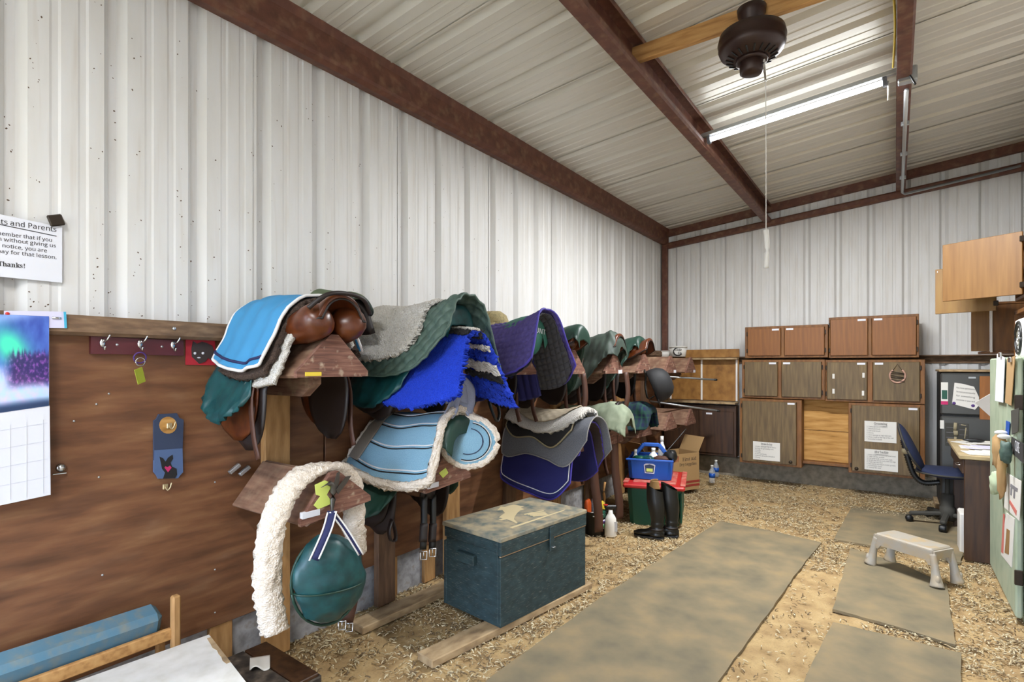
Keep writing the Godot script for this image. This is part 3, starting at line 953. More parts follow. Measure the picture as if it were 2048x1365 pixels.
	for b in [[0.46, 0.53, M.fleece_white], [0.54, 0.58, M.black_fleece], [0.74, 0.8, M.fleece_white], [0.805, 0.845, M.black_fleece], [0.64, 0.66, M.fleece_white], [0.4, 0.44, M.black_fleece]]:
		var g := drape_f(d)
		s = S(true)
		var lo: float = 0.55 if nb > 3 else 0.3
		sheet(s, 30, 10, func(u: float, v: float) -> Vector3:
			var vv: float = lerp(b[0], b[1], v) + 0.012 * N.get_noise_2d(u * 6.0, nb)
			return g.call(lerp(lo, 0.999, u), vv) + (Vector3(0.01, -0.012, 0.036) if vv > 0.56 else Vector3(0.008, 0.011, 0.012 if vv < 0.5 else 0.0)), 0.012)
		put("band", s, b[2], o)
		nb += 1
	o = thing("grooming_towel", "crumpled grey blue towel hung on the front of a saddle rack", "towel", Vector3(0.66, 1.42, z))
	s = S(true)
	sheet(s, 22, 26, func(u: float, v: float) -> Vector3:
		var w: float = 0.02 + 0.085 * smoothstep(0.0, 0.5, v)
		var drop := v * (0.27 + 0.05 * sin(u * 9.0))
		return Vector3(0.645 + 0.045 * smoothstep(0.1, 0.6, v) + 0.022 * sin(u * 14.0 + v * 3.0) * v, 1.435 - drop, z - 0.01 - (u - 0.5) * 2.0 * w + 0.02 * sin(v * 7.0)), 0.004)
	put("cloth", s, M.towel_grey, o)
	s = S(true)
	sheet(s, 14, 12, func(u: float, v: float) -> Vector3:
		return Vector3(0.68 + 0.018 * sin(u * 9.0) * v, 1.33 - v * 0.1 - 0.06 * absf(u - 0.4), z + 0.085 - u * 0.16), 0.004)
	put("fold", s, M.towel_grey, o)

	z = COL[2]
	o = saddle("saddle in a lettered green cover inside the purple pad", z, 1.5, M.saddle_leather, M.green_shell, {"x": [0.06, 0.16, 0.3, 0.44, 0.58, 0.69, 0.735, 0.74], "disp": wrinkle(0.006, 0.004)})
	s = S(true)
	blob(s, Vector3(0.67, 1.58, z - 0.01), Vector3(0.075, 0.125, 0.105), 12)
	put("cantle_cover", s, M.green_shell, o)
	text(o, "HUNT", Vector3(0.748, 1.592, z + 0.075), Vector3(0, -0.1, -1), Vector3(0, 1, -0.1), 0.03, M.paper_white, 0.15)
	o = thing("saddle_pad", "purple square quilted pad with a dark grey lining", "saddle pad", Vector3(0.5, 1.45, z), "saddle pads")
	d = {"zc": z, "x": [0.18, 0.34, 0.52, 0.68, 0.8], "y": [1.66, 1.655, 1.66, 1.69, 1.735], "r": [0.13, 0.145, 0.15, 0.15, 0.14], "th": 63.0, "thr": 66.0, "l": [0.4, 0.44, 0.44, 0.44, 0.4], "lr": [0.42, 0.48, 0.52, 0.52, 0.44], "lean": [-0.05, 0.05, 0.12, 0.16, 0.14], "disp": quilt(0.038, 0.011, false)}
	cloth(o, "shell", d, M.purple_cotton, 120, 190, 0.006, M.purple_trim, 0.007)
	e = d.duplicate()
	e.y = d.y.map(func(k: float) -> float: return k - 0.016)
	e.r = d.r.map(func(k: float) -> float: return k - 0.014)
	e.l = d.l.map(func(k: float) -> float: return k - 0.012)
	e.lr = d.lr.map(func(k: float) -> float: return k - 0.012)
	e.x = [0.19, 0.34, 0.52, 0.68, 0.79]
	e.disp = func(x: float, q: float, _p: Vector3, _u: float, _v: float) -> float: return -0.011 * pow(absf(sin(PI * x / 0.038) * sin(PI * q / 0.038)), 0.5)
	cloth(o, "lining", e, M.felt_dark, 120, 190, 0.004)
	o = thing("camouflage_cap", "tan camouflage cap lying behind the purple pad", "cap", Vector3(0.36, 1.66, z))
	s = S(true)
	T = Transform3D(Basis.IDENTITY, Vector3(0.36, 1.665, z - 0.06))
	lathe(s, [Vector2(0.1, 0), Vector2(0.1, 0.02), Vector2(0.085, 0.06), Vector2(0.05, 0.085), Vector2(0, 0.09)], 18)
	put("crown", s, M.camo, o)
	s = S(true)
	sheet(s, 6, 8, func(u: float, v: float) -> Vector3: return Vector3(-0.08 + v * 0.16, 0.006 - 0.03 * u, 0.09 + u * 0.07 * sin(PI * (0.15 + 0.7 * v))), 0.004)
	put("brim", s, M.camo, o)
	T = Transform3D.IDENTITY
	o = thing("saddle_pad", "navy ribbed pad hanging low under the purple pad", "saddle pad", Vector3(0.5, 1.3, z), "saddle pads")
	cloth(o, "shell", {"zc": z - 0.03, "x": [0.2, 0.4, 0.6], "y": 1.535, "r": 0.16, "th": 70.0, "l": [0.4, 0.46, 0.4], "lr": [0.42, 0.48, 0.44], "disp": func(x: float, _q: float, _p: Vector3, _u: float, _v: float) -> float: return 0.004 * sin(x * 120.0)}, M.navy_cotton, 60, 40, 0.02)
	o = one("lead_loop", "black strap loop hanging under the blue fleece cooler", "strap", (func() -> SurfaceTool:
		var k := S()
		strap(k, curve([Vector3(0.62, 1.32, -2.42), Vector3(0.64, 1.2, -2.40), Vector3(0.66, 1.1, -2.43), Vector3(0.64, 1.08, -2.48), Vector3(0.62, 1.14, -2.52), Vector3(0.6, 1.32, -2.47)], 18), 0.02)
		return k).call(), M.black_leather)

	saddle("saddle in a bottle green fitted cover beside the purple pad", COL[3], 1.485, M.saddle_leather, M.bottle_green_cover, {"l": [0.3, 0.52, 0.6, 0.56, 0.4, 0.18, 0.15, 0.1], "disp": wrinkle(0.012, 0.01)})
	saddle("saddle under a large loose olive canvas cover", COL[4], 1.475, M.saddle_leather, M.olive_canvas, {"x": [0.02, 0.12, 0.26, 0.42, 0.55, 0.62, 0.67, 0.69], "y": [1.57, 1.63, 1.62, 1.63, 1.675, 1.68, 1.64, 1.56], "l": [0.45, 0.58, 0.6, 0.52, 0.4, 0.3, 0.22, 0.14], "disp": wrinkle(0.03, 0.008)})
	saddle("saddle in a bottle green cover above the tartan cooler", COL[5], 1.465, M.saddle_leather, M.bottle_green_cover, {"x": [0.06, 0.14, 0.22, 0.34, 0.46, 0.55, 0.6, 0.605], "l": [0.3, 0.52, 0.6, 0.56, 0.4, 0.18, 0.15, 0.1], "disp": wrinkle(0.014, 0.012)})
	# helmet on the sixth rack
	o = thing("riding_helmet", "black velvet riding helmet hung by its strap from a rack", "helmet", Vector3(0.72, 1.1, COL[5]))
	T = Transform3D(Basis.from_euler(Vector3(0.25, 0.5, -1.15)), Vector3(0.73, 1.22, COL[5] - 0.02))
	s = S(true)
	lathe(s, [Vector2(0.118, -0.05), Vector2(0.128, -0.045), Vector2(0.13, 0.0), Vector2(0.124, 0.05), Vector2(0.1, 0.1), Vector2(0.06, 0.128), Vector2(0.0, 0.137)], 26, Vector2(1.22, 1.0))
	put("shell", s, M.black_velvet, o)
	s = S(true)
	lathe(s, [Vector2(0.116, -0.048), Vector2(0.113, 0.0), Vector2(0.1, 0.06), Vector2(0.05, 0.1), Vector2(0.0, 0.11)], 20, Vector2(1.22, 1.0))
	put("lining", s, M.black_plastic, o)
	s = S(true)
	sheet(s, 8, 12, func(u: float, v: float) -> Vector3:
		var a := (v - 0.5) * 2.0
		return Vector3(0.14 * cos(a) * 1.12 + u * 0.045 * cos(a), -0.045 - u * 0.012, 0.13 * sin(a)), 0.005)
	put("peak", s, M.black_velvet, o)
	T = Transform3D.IDENTITY
	s = S()
	strap(s, curve([Vector3(0.62, 1.36, COL[5] + 0.02), Vector3(0.65, 1.3, COL[5] + 0.06), Vector3(0.66, 1.2, COL[5] + 0.09), Vector3(0.68, 1.1, COL[5] + 0.08), Vector3(0.72, 1.12, COL[5] + 0.03)], 14), 0.018, 0.003)
	put("chin_strap", s, M.black_leather, o)
	# loose straps hanging from the upper saddles
	for k in [[3, 0.55, "dark leather girth strap hanging below the bottle green cover"], [4, 0.6, "brown leather strap hanging below the olive cover"]]:
		s = S()
		var zz: float = COL[k[0]] - 0.27
		strap(s, curve([Vector3(k[1], 1.34, zz), Vector3(k[1] + 0.02, 1.15, zz), Vector3(k[1] - 0.01, 0.95, zz + 0.02), Vector3(k[1] + 0.01, 0.8, zz + 0.01)], 12), 0.045, 0.006, Vector3(0.6, 0, -0.8))
		one("leather_strap", k[2], "strap", s, M.brown_strap)

func fuzzy(s: SurfaceTool, pts: Array, rx: float, ry: float, amp: float, side: Vector3) -> void:
	var n := pts.size() - 1
	surf(s, n, 22, func(u: float, v: float) -> Vector3:
		var i := int(round(u * n))
		var d: Vector3 = (pts[min(i + 1, n)] - pts[max(i - 1, 0)]).normalized()
		var x := (side - d * side.dot(d)).normalized()
		var y := d.cross(x)
		var a := v * TAU
		var o := x * cos(a) * rx + y * sin(a) * ry
		var cap := 0.15 if i == 0 or i == n else 1.0
		var p: Vector3 = pts[i] + o * cap
		return p + o.normalized() * amp * (N.get_noise_3dv(p * 110.0) + 0.7 * N.get_noise_3dv(p * 240.0)) * cap, false)
func tack_lower() -> void:
	var z: float = COL[0]
	var o := thing("girth_cover", "long cream sheepskin girth cover draped over a lower rack", "girth cover", Vector3(0.6, 0.43, -1.1))
	var path := curve([PX(551, 1268, 0.6), PX(536, 1190, 0.6), PX(538, 1090, 0.6), PX(560, 1010, 0.58), PX(600, 955, 0.56), PX(655, 938, 0.55), PX(700, 965, 0.56), PX(708, 1040, 0.56), PX(712, 1110, 0.55)], 90)
	var s := S(true)
	fuzzy(s, path, 0.047, 0.026, 0.011, Vector3(0.5, 0, -0.86))
	put("sheepskin", s, M.fleece_cream, o)
	s = S()
	strap(s, curve([PX(712, 1100, 0.53), PX(706, 1180, 0.52), PX(692, 1245, 0.52)], 8), 0.06, 0.008, Vector3(0.6, 0, -0.8))
	put("leather_end", s, M.brown_strap, o)
	buckle(o, PX(684, 1252, 0.53), 0.03, Vector3(0.6, 0, -0.8))
	buckle(o, PX(698, 1256, 0.53), 0.03, Vector3(0.6, 0, -0.8))
	o = thing("hummingbird_hook", "small pewter hummingbird hook on the lowest fleece draped rack", "hook", Vector3(0.63, 0.84, z))
	s = S(true)
	T = Transform3D(Basis(Vector3(0, 0, -1), Vector3(0, 1, 0), Vector3(1, 0, 0)), PX(664, 985, 0.632))
	tube(s, [Vector3(-0.052, 0.028, 0), Vector3(-0.024, 0.036, 0), Vector3(-0.01, 0.037, 0.0), Vector3(0.004, 0.028, 0), Vector3(0.008, 0.0, 0), Vector3(0.004, -0.03, 0), Vector3(0.0, -0.07, 0), Vector3(0.0, -0.105, 0.01)], [0.001, 0.003, 0.011, 0.011, 0.015, 0.012, 0.006, 0.004], 10)
	put("body", s, M.pewter, o)
	s = S()
	prism(s, [Vector2(0.0, 0.02), Vector2(0.02, 0.075), Vector2(0.032, 0.08), Vector2(0.03, 0.04), Vector2(0.015, 0.0)], Vector3.RIGHT, Vector3.UP, Vector3(0, 0, 0.006), 0.004)
	put("wing", s, M.pewter, o)
	s = S()
	prism(s, [Vector2(0.01, 0.01), Vector2(0.06, 0.055), Vector2(0.085, 0.055), Vector2(0.06, 0.025), Vector2(0.02, -0.01)], Vector3.RIGHT, Vector3.UP, Vector3(0, 0, 0.012), 0.004)
	put("wing", s, M.pewter, o)
	T = Transform3D.IDENTITY
	# teal helmet bag with a navy strap
	o = thing("helmet_bag", "teal nylon helmet bag hanging by a navy strap", "bag", Vector3(0.68, 0.38, -1.31))
	var c := PX(660, 1160, 0.68)
	s = S(true)
	surf(s, 40, 26, func(u: float, v: float) -> Vector3:
		var a := u * TAU
		var b := (v - 0.5) * PI
		var d := Vector3(cos(b) * cos(a), sin(b), cos(b) * sin(a))
		var r := Vector3(0.085, 0.185, 0.155)
		if d.y < 0: r.y = 0.165 + 0.02 * d.z
		var p := c + d * r
		p.z += 0.03 * d.y
		p += d * (0.012 * N.get_noise_3dv(p * 9.0) + 0.007 * N.get_noise_3d(p.x * 22.0, p.y * 5.0, p.z * 22.0))
		var se: float = absf(d.y + 0.12 - 0.1 * d.z)
		return p - d * 0.008 * (1.0 - smoothstep(0.0, 0.07, se)), true)
	put("body", s, M.teal_nylon, o)
	s = S(true)
	tube(s, range(0, 33).map(func(i: int) -> Vector3:
		var a := i / 32.0 * TAU
		return c + Vector3(0.0, sin(a) * 0.178 - 0.006, cos(a) * 0.158 + 0.03 * sin(a)) + Vector3(-0.012, 0, 0)), 0.006, 6)
	put("piping", s, M.bottle_green_cover, o)
	s = S(true)
	tube(s, range(0, 21).map(func(i: int) -> Vector3:
		var a := -0.5 + i * 0.2
		return c + Vector3(sin(a) * 0.085, -0.022 + 0.016 * cos(a), cos(a) * 0.153) + Vector3(0.001, 0, 0)), 0.0035, 6)
	put("seam", s, M.bottle_green_cover, o)
	var hook := PX(664, 1024, 0.70)
	for e in [[628, 1120], [722, 1110]]:
		var pts := curve([hook, hook.lerp(PX(e[0], e[1], 0.755), 0.4) + Vector3(0.01, 0, 0), PX(e[0], e[1], 0.75)], 10)
		var wide: bool = e[0] < 650
		s = S()
		strap(s, pts, 0.034 if wide else 0.02, 0.004, Vector3(0.4, 0, -0.9))
		var st := put("strap", s, M.navy_strap, o)
		for k in [-1, 1]:
			s = S()
			strap(s, pts.map(func(p: Vector3) -> Vector3: return p + Vector3(0.4, 0, -0.9) * k * (0.017 if wide else 0.009) + Vector3(0.003, 0, 0.002)), 0.006, 0.003, Vector3(0.4, 0, -0.9))
			put("edging", s, M.white_trim, st)

	z = COL[1]
	saddle("saddle in a dark green cover under the light blue pad", z, 0.945, M.dark_leather, M.bottle_green_cover, {"x": [0.06, 0.16, 0.28, 0.42, 0.55, 0.66, 0.72, 0.73], "l": [0.32, 0.54, 0.58, 0.52, 0.36, 0.22, 0.2, 0.14], "disp": wrinkle(0.016, 0.008)}, 0.42, false)
	o = thing("saddle_pad", "light blue striped western pad with a shaggy fleece rim", "saddle pad", Vector3(0.4, 0.9, z), "saddle pads")
	var d := {"zc": z, "x": [0.12, 0.26, 0.42, 0.58, 0.68], "y": [1.09, 1.14, 1.14, 1.165, 1.175], "r": [0.14, 0.15, 0.16, 0.16, 0.15], "th": [50, 52, 56, 62, 66], "thr": [40, 36, 30, 26, 30], "l": [0.32, 0.41, 0.45, 0.46, 0.42], "lr": [0.26, 0.34, 0.38, 0.36, 0.28], "lean": [-0.25, -0.15, 0.0, 0.08, 0.1]}
	var f := drape_f(d)
	cloth(o, "blanket", d, M.light_blue_wool, 40, 60, 0.008)
	var e := d.duplicate()
	e.y = d.y.map(func(k: float) -> float: return k - 0.012)
	e.l = d.l.map(func(k: float) -> float: return k + 0.012)
	e.lr = d.lr.map(func(k: float) -> float: return k + 0.012)
	e.disp = fuzz(0.007, 160.0)
	cloth(o, "fleece_lining", e, M.fleece_cream, 60, 90, 0.02)
	s = S(true)
	var rim := edge_of(f, 34)
	fuzzy(s, rim, 0.019, 0.019, 0.012, Vector3(0.3, 1, 0.2))
	put("fleece_rim", s, M.fleece_cream, o)
	for v in [0.06, 0.2, 0.33, 0.43, 0.57, 0.68, 0.86]:
		for k in 2:
			s = S(true)
			tube(s, range(0, 25).map(func(i: int) -> Vector3: return f.call(0.02 + 0.96 * i / 24.0, v + 0.016 * k + 0.006 * sin(i * 0.5)) + Vector3(0, 0.002, 0)), 0.0055, 6, 0.6)
			put("stripe", s, M.black_trim if k == 0 else M.white_trim, o)
	s = S(true)
	sheet(s, 16, 30, func(u: float, v: float) -> Vector3: return f.call(0.02 + 0.26 * u, 0.06 + 0.4 * v) + Vector3(0, 0.006, 0.004), 0.004)
	put("suede_patch", s, M.suede, o)
	var wc := PX(938, 884, 0.73)
	var wn := Vector3(0.5, 0.2, 0.84).normalized()
	var wx := Vector3.UP.cross(wn).normalized()
	var wy := wn.cross(wx)
	var wing := func(r: float, a: float, lift: float) -> Vector3: return wc + wx * cos(a) * r * 0.135 + wy * sin(a) * r * 0.118 + wn * (0.03 * (1.0 - r * r) + lift)
	s = S(true)
	surf(s, 30, 8, func(u: float, v: float) -> Vector3: return wing.call(v, u * TAU, 0.0), true)
	surf(s, 30, 8, func(u: float, v: float) -> Vector3: return wing.call(v, u * TAU, -0.015), false)
	put("folded_wing", s, M.light_blue_wool, o)
	s = S(true)
	fuzzy(s, range(0, 61).map(func(i: int) -> Vector3: return wing.call(1.03, i * TAU / 60.0, -0.008)), 0.017, 0.017, 0.009, wn)
	put("wing_fleece_rim", s, M.fleece_cream, o)
	for k in 3:
		s = S(true)
		tube(s, range(0, 31).map(func(i: int) -> Vector3: return wing.call([0.8, 0.84, 0.55][k], -1.9 + i * 0.11, 0.002)), 0.004, 6, 0.6)
		put("wing_stripe", s, [M.black_trim, M.white_trim, M.slate_paint][k], o)
	# black girth hanging from the same rack
	o = thing("leather_girth", "black leather girth with roller buckles hanging below light blue pad", "girth", Vector3(0.5, 0.39, z))
	for k in 2:
		var q := k * 18
		s = S()
		strap(s, curve([PX(848 + q, 990, 0.46), PX(848 + q, 1050, 0.49), PX(846 + q, 1100, 0.5)], 8), 0.035, 0.006, Vector3(0.7, 0, -0.7))
		put("strap", s, M.black_leather, o)
		s = S()
		strap(s, curve([PX(848 + q, 1048, 0.5), PX(846 + q, 1085, 0.51)], 4), 0.042, 0.008, Vector3(0.7, 0, -0.7))
		put("keeper", s, M.dark_leather, o)
		buckle(o, PX(847 + q, 1112 - k * 6, 0.51), 0.034, Vector3(0.7, 0, -0.7))
	s = S()
	strap(s, [PX(842, 985, 0.46), PX(868, 990, 0.46)], 0.05, 0.01, Vector3(0, 1, 0))
	put("yoke", s, M.dark_leather, o)
	one("stirrup_loop", "dark leather stirrup loop hanging below the dark green cover", "strap", (func() -> SurfaceTool:
		var k := S()
		strap(k, curve([PX(784, 1040, 0.45), PX(778, 1062, 0.46), PX(782, 1082, 0.46), PX(791, 1080, 0.45), PX(790, 1060, 0.45), PX(783, 1038, 0.44)], 14), 0.025)
		return k).call(), M.dark_leather)

	z = COL[3]
	o = thing("saddle_pad", "navy cotton pad with white piping hanging lowest", "saddle pad", Vector3(0.35, 0.7, z), "saddle pads")
	d = {"zc": z, "x": [0.04, 0.2, 0.38, 0.56, 0.68], "y": [0.96, 0.955, 0.95, 0.96, 0.975], "r": 0.14, "th": 74.0, "l": [0.42, 0.5, 0.54, 0.57, 0.46], "lr": [0.42, 0.5, 0.52, 0.52, 0.44], "lean": [-0.06, -0.03, 0.0, 0.04, 0.06], "disp": quilt(0.02, 0.002, false)}
	cloth(o, "shell", d, M.navy_cotton, 60, 90, 0.012, M.purple_trim, 0.006)
	f = drape_f(d)
	for sd in [0, 1]:
		s = S(true)
		var pts := []
		for i in 13: pts.append(f.call(0.04, lerp(0.3, 0.03, i / 12.0) if sd == 0 else lerp(0.7, 0.97, i / 12.0)))
		for i in 25: pts.append(f.call(lerp(0.04, 0.95, i / 24.0), 0.03 if sd == 0 else 0.97))
		for i in 13: pts.append(f.call(0.95, lerp(0.03, 0.3, i / 12.0) if sd == 0 else lerp(0.97, 0.7, i / 12.0)))
		for i in pts.size(): pts[i] += Vector3(0.002, 0.002, 0.004 if sd == 0 else -0.004)
		tube(s, pts, 0.0035, 6)
		put("piping", s, M.white_trim, o)
	o = thing("saddle_pad", "dark brown quilted pad peeking out below grey felt", "saddle pad", Vector3(0.35, 0.8, z), "saddle pads")
	cloth(o, "shell", {"zc": z, "x": [0.3, 0.5, 0.66, 0.76], "y": [0.985, 0.98, 0.985, 1.0], "r": 0.157, "th": 74.0, "l": 0.3, "lr": [0.44, 0.5, 0.48, 0.36], "disp": quilt(0.035, 0.006)}, M.suede_dark, 40, 70, 0.01, M.purple_trim, 0.006)
	o = thing("saddle_pad", "grey wool felt pad with scalloped edge over the navy pad", "saddle pad", Vector3(0.4, 0.85, z), "saddle pads")
	cloth(o, "felt", {"zc": z, "x": [0.03, 0.18, 0.34, 0.5, 0.66, 0.8], "y": [1.01, 1.0, 0.995, 1.0, 1.02, 1.045], "r": 0.178, "th": 74.0, "l": [0.26, 0.37, 0.33, 0.36, 0.41, 0.25], "lr": [0.3, 0.38, 0.38, 0.42, 0.46, 0.36], "lean": [-0.1, -0.05, 0.0, 0.03, 0.05, 0.05], "disp": fuzz(0.002, 300.0)}, M.felt_grey, 50, 60, 0.01, M.felt_trim, 0.004)
	o = thing("half_pad", "black half pad with tan piping under a white sheepskin", "saddle pad", Vector3(0.4, 0.95, z), "saddle pads")
	d = {"zc": z, "x": [0.1, 0.22, 0.38, 0.54, 0.68], "y": [1.035, 1.025, 1.02, 1.03, 1.055], "r": 0.198, "th": 74.0, "l": [0.15, 0.25, 0.24, 0.31, 0.2], "lean": [0.0, 0.0, 0.02, 0.06, 0.06]}
	cloth(o, "pad", d, M.black_velvet, 34, 44, 0.014, M.tan_trim, 0.006)
	o = thing("half_pad", "white sheepskin half pad with quilted beige centre", "saddle pad", Vector3(0.4, 0.97, z), "saddle pads")
	d = {"zc": z, "x": [0.06, 0.13, 0.26, 0.42, 0.58, 0.7, 0.75], "y": [1.08, 1.095, 1.07, 1.06, 1.075, 1.105, 1.095], "r": 0.215, "th": 74.0, "l": [0.12, 0.19, 0.22, 0.25, 0.25, 0.19, 0.12], "disp": fuzz(0.003, 90.0)}
	cloth(o, "sheepskin", d, M.fleece_white, 60, 60, 0.03)
	e = d.duplicate()
	e.disp = quilt(0.045, 0.008)
	f = drape_f(e)
	s = S(true)
	sheet(s, 44, 44, func(u: float, v: float) -> Vector3:
		var a := u * 2.0 - 1.0
		var wid := 0.36 * sqrt(maxf(0.02, 1.0 - a * a * 0.95))
		return f.call(0.2 + 0.58 * u, 0.5 + (v - 0.5) * 2.0 * wid) + Vector3(0, 0.008, 0.006 if v < 0.5 else -0.006), 0.006)
	put("quilted_centre", s, M.beige_quilt, o)

	saddle("saddle in a pale sage canvas cover beside the plastic totes", COL[4], 0.92, M.dark_leather, M.sage_canvas, {"x": [0.04, 0.14, 0.26, 0.4, 0.54, 0.66, 0.74, 0.755], "y": [1.0, 1.06, 1.05, 1.05, 1.095, 1.1, 1.04, 0.96], "l": [0.3, 0.4, 0.42, 0.38, 0.34, 0.3, 0.26, 0.18], "r": [0.07, 0.1, 0.12, 0.14, 0.15, 0.14, 0.12, 0.08], "disp": wrinkle(0.018, 0.012)}, 0.42, true)
	o = thing("tartan_cooler", "navy and green tartan rug folded over a lower rack", "horse rug", Vector3(0.45, 0.9, COL[5]))
	cloth(o, "rug", {"zc": COL[5], "x": [0.08, 0.24, 0.4, 0.56, 0.68, 0.7], "y": [1.0, 1.04, 1.05, 1.06, 1.03, 0.97], "r": [0.1, 0.13, 0.14, 0.14, 0.12, 0.08], "th": 64.0, "l": [0.26, 0.32, 0.34, 0.34, 0.28, 0.18], "disp": wrinkle(0.03, 0.004)}, M.tartan, 40, 50, 0.02)
	# things hanging in the dark under the racks
	for k in [[1186, 905, 1.0, "dark leather strap hanging beside the grey felt pad"], [1228, 890, 1.05, "dark brown strap hanging in front of the green tote"]]:
		s = S()
		var a := PX(k[0], k[1], 0.6)
		strap(s, curve([a + Vector3(0, 0.08, 0), a + Vector3(0.01, -0.2, 0), a + Vector3(0.03, -0.45, -0.03), a + Vector3(0.03, -0.62, -0.04)], 12), 0.07, 0.008, Vector3(0.6, 0, -0.8))
		one("leather_strap", k[3], "strap", s, M.brown_strap)

# ---------- chest ----------
func chest() -> void:
	var a := PY(1001, 1257, 0.045)
	var c := PY(1171, 1169, 0.045)
	var ex := (c - a).normalized()
	var ez := Vector3(-ex.z, 0, ex.x)
	if ez.x > 0: ez = -ez
	var L := a.distance_to(c)
	var W := 0.45
	var H := 0.465
	var o := thing("tack_chest", "dark green painted wooden tack chest with a horse stencilled lid", "chest", a + ex * L * 0.5 + ez * W * 0.5)
	T = Transform3D(Basis(ex, Vector3.UP, ez), Vector3(a.x, 0.042, a.z))
	if T.basis.determinant() < 0: T.basis.z = -T.basis.z
	var sg: float = sign(T.basis.z.dot(ez))
	var zz := func(k: float) -> float: return k * sg
	var s := S()
	box(s, Vector3(L * 0.5, 0.18, zz.call(0.011)), Vector3(L, 0.36, 0.022), 0.003)
	put("front_board", s, M.chest_paint, o)
	s = S()
	box(s, Vector3(L * 0.5, 0.18, zz.call(W - 0.011)), Vector3(L, 0.36, 0.022), 0.003)
	put("back_board", s, M.chest_paint, o)
	for k in 2:
		s = S()
		box(s, Vector3(0.011 + k * (L - 0.022), 0.2, zz.call(W * 0.5)), Vector3(0.021, 0.4, W - 0.045), 0.003)
		put("end_board", s, M.chest_paint, o)
		s = S()
		for m in [0.03, W - 0.03]:
			box(s, Vector3(-0.004 + k * (L + 0.008), 0.19, zz.call(m)), Vector3(0.012, 0.38, 0.03), 0.002)
		var h := S()
		box(h, Vector3(-0.014 + k * (L + 0.028), 0.31, zz.call(W * 0.5 + 0.02)), Vector3(0.03, 0.055, 0.14), 0.004)
		put("handle_cleat", h, M.chest_paint, o)
	s = S()
	box(s, Vector3(L * 0.5, 0.02, zz.call(W * 0.5)), Vector3(L - 0.045, 0.02, W - 0.045), 0.002)
	put("bottom_board", s, M.chest_paint, o)
	var lid := S()
	box(lid, Vector3(L * 0.5, H - 0.012, zz.call(W * 0.5)), Vector3(L + 0.012, 0.024, W + 0.016), 0.004)
	var l := put("lid", lid, M.chest_lid_dust, o)
	s = S()
	box(s, Vector3(L * 0.5, 0.405, zz.call(0.006)), Vector3(L + 0.004, 0.07, 0.024), 0.003)
	put("lid_rim", s, M.chest_paint, l)
	for k in 2:
		s = S()
		box(s, Vector3(0.004 + k * (L - 0.008), 0.415, zz.call(W * 0.5)), Vector3(0.024, 0.055, W - 0.03), 0.003)
		put("lid_rim", s, M.chest_paint, l)
	s = S()
	box(s, Vector3(L * 0.5, 0.366, zz.call(0.004)), Vector3(L, 0.005, 0.012), 0.001)
	put("worn_edge", s, M.bare_edge, o)
	s = S()
	box(s, Vector3(L * 0.54, 0.37, zz.call(-0.012)), Vector3(0.035, 0.14, 0.008), 0.002)
	var hp := put("hasp", s, M.chest_paint, o)
	s = S(true)
	tube(s, [Vector3(L * 0.54 - 0.008, 0.325, zz.call(-0.016)), Vector3(L * 0.54 - 0.008, 0.325, zz.call(-0.03)), Vector3(L * 0.54 + 0.008, 0.325, zz.call(-0.03)), Vector3(L * 0.54 + 0.008, 0.325, zz.call(-0.016))], 0.003, 6)
	put("staple", s, M.zinc, hp)
	T = Transform3D.IDENTITY
	# stencilled horse and fence, traced on the lid
	var y := 0.042 + H
	var motif := func(q: Array, called: String) -> void:
		var poly := []
		for e in q:
			var p := PY(820 + e[0] / 3.37, 960 + e[1] / 3.37, y)
			poly.append(Vector2(p.x, p.z))
		var k := S()
		prism(k, poly, Vector3(1, 0, 0), Vector3(0, 0, 1), Vector3(0, y + 0.0005, 0), 0.0014)
		put(called, k, M.stencil_cream, l)
	motif.call([[588, 208], [612, 182], [640, 184], [668, 176], [700, 170], [768, 182], [745, 190], [768, 200], [742, 208], [722, 226], [705, 250], [700, 268], [724, 290], [716, 296], [682, 278], [652, 268], [618, 275], [596, 268], [626, 262], [600, 256], [618, 240], [640, 226], [622, 205]], "stencilled_horse")
	motif.call([[672, 322], [1046, 202], [1036, 210], [690, 328]], "stencilled_ground_line")
	for k in 4: motif.call([[765 + k * 22, 232 - k * 5], [898 + k * 10, 208 + k * 10], [905 + k * 9, 212 + k * 10], [772 + k * 22, 238 - k * 5]] if k < 1 else [[770 + k * 18, 226 + k * 6], [900 + k * 8, 212 + k * 7], [908 + k * 8, 216 + k * 7], [778 + k * 18, 232 + k * 6]], "stencilled_fence_rail")
	# the two boards it stands on
	for e in [[[849, 1322], [1170, 1167], 0.115, "dusty wooden board under the front of the green chest"], [[712, 1257], [884, 1180], 0.12, "dusty wooden board under the back of the green chest"]]:
		s = S()
		var p := PY(e[0][0], e[0][1], 0.022)
		var q := PY(e[1][0], e[1][1], 0.022)
		if e[2] > 0.116: q = p + (q - p) * 2.0
		bar(s, p, q, e[2], 0.04, Vector3.UP, 0.005)
		one("wooden_board", e[3], "board", s, M.plank_dusty, "boards under the tack chest")

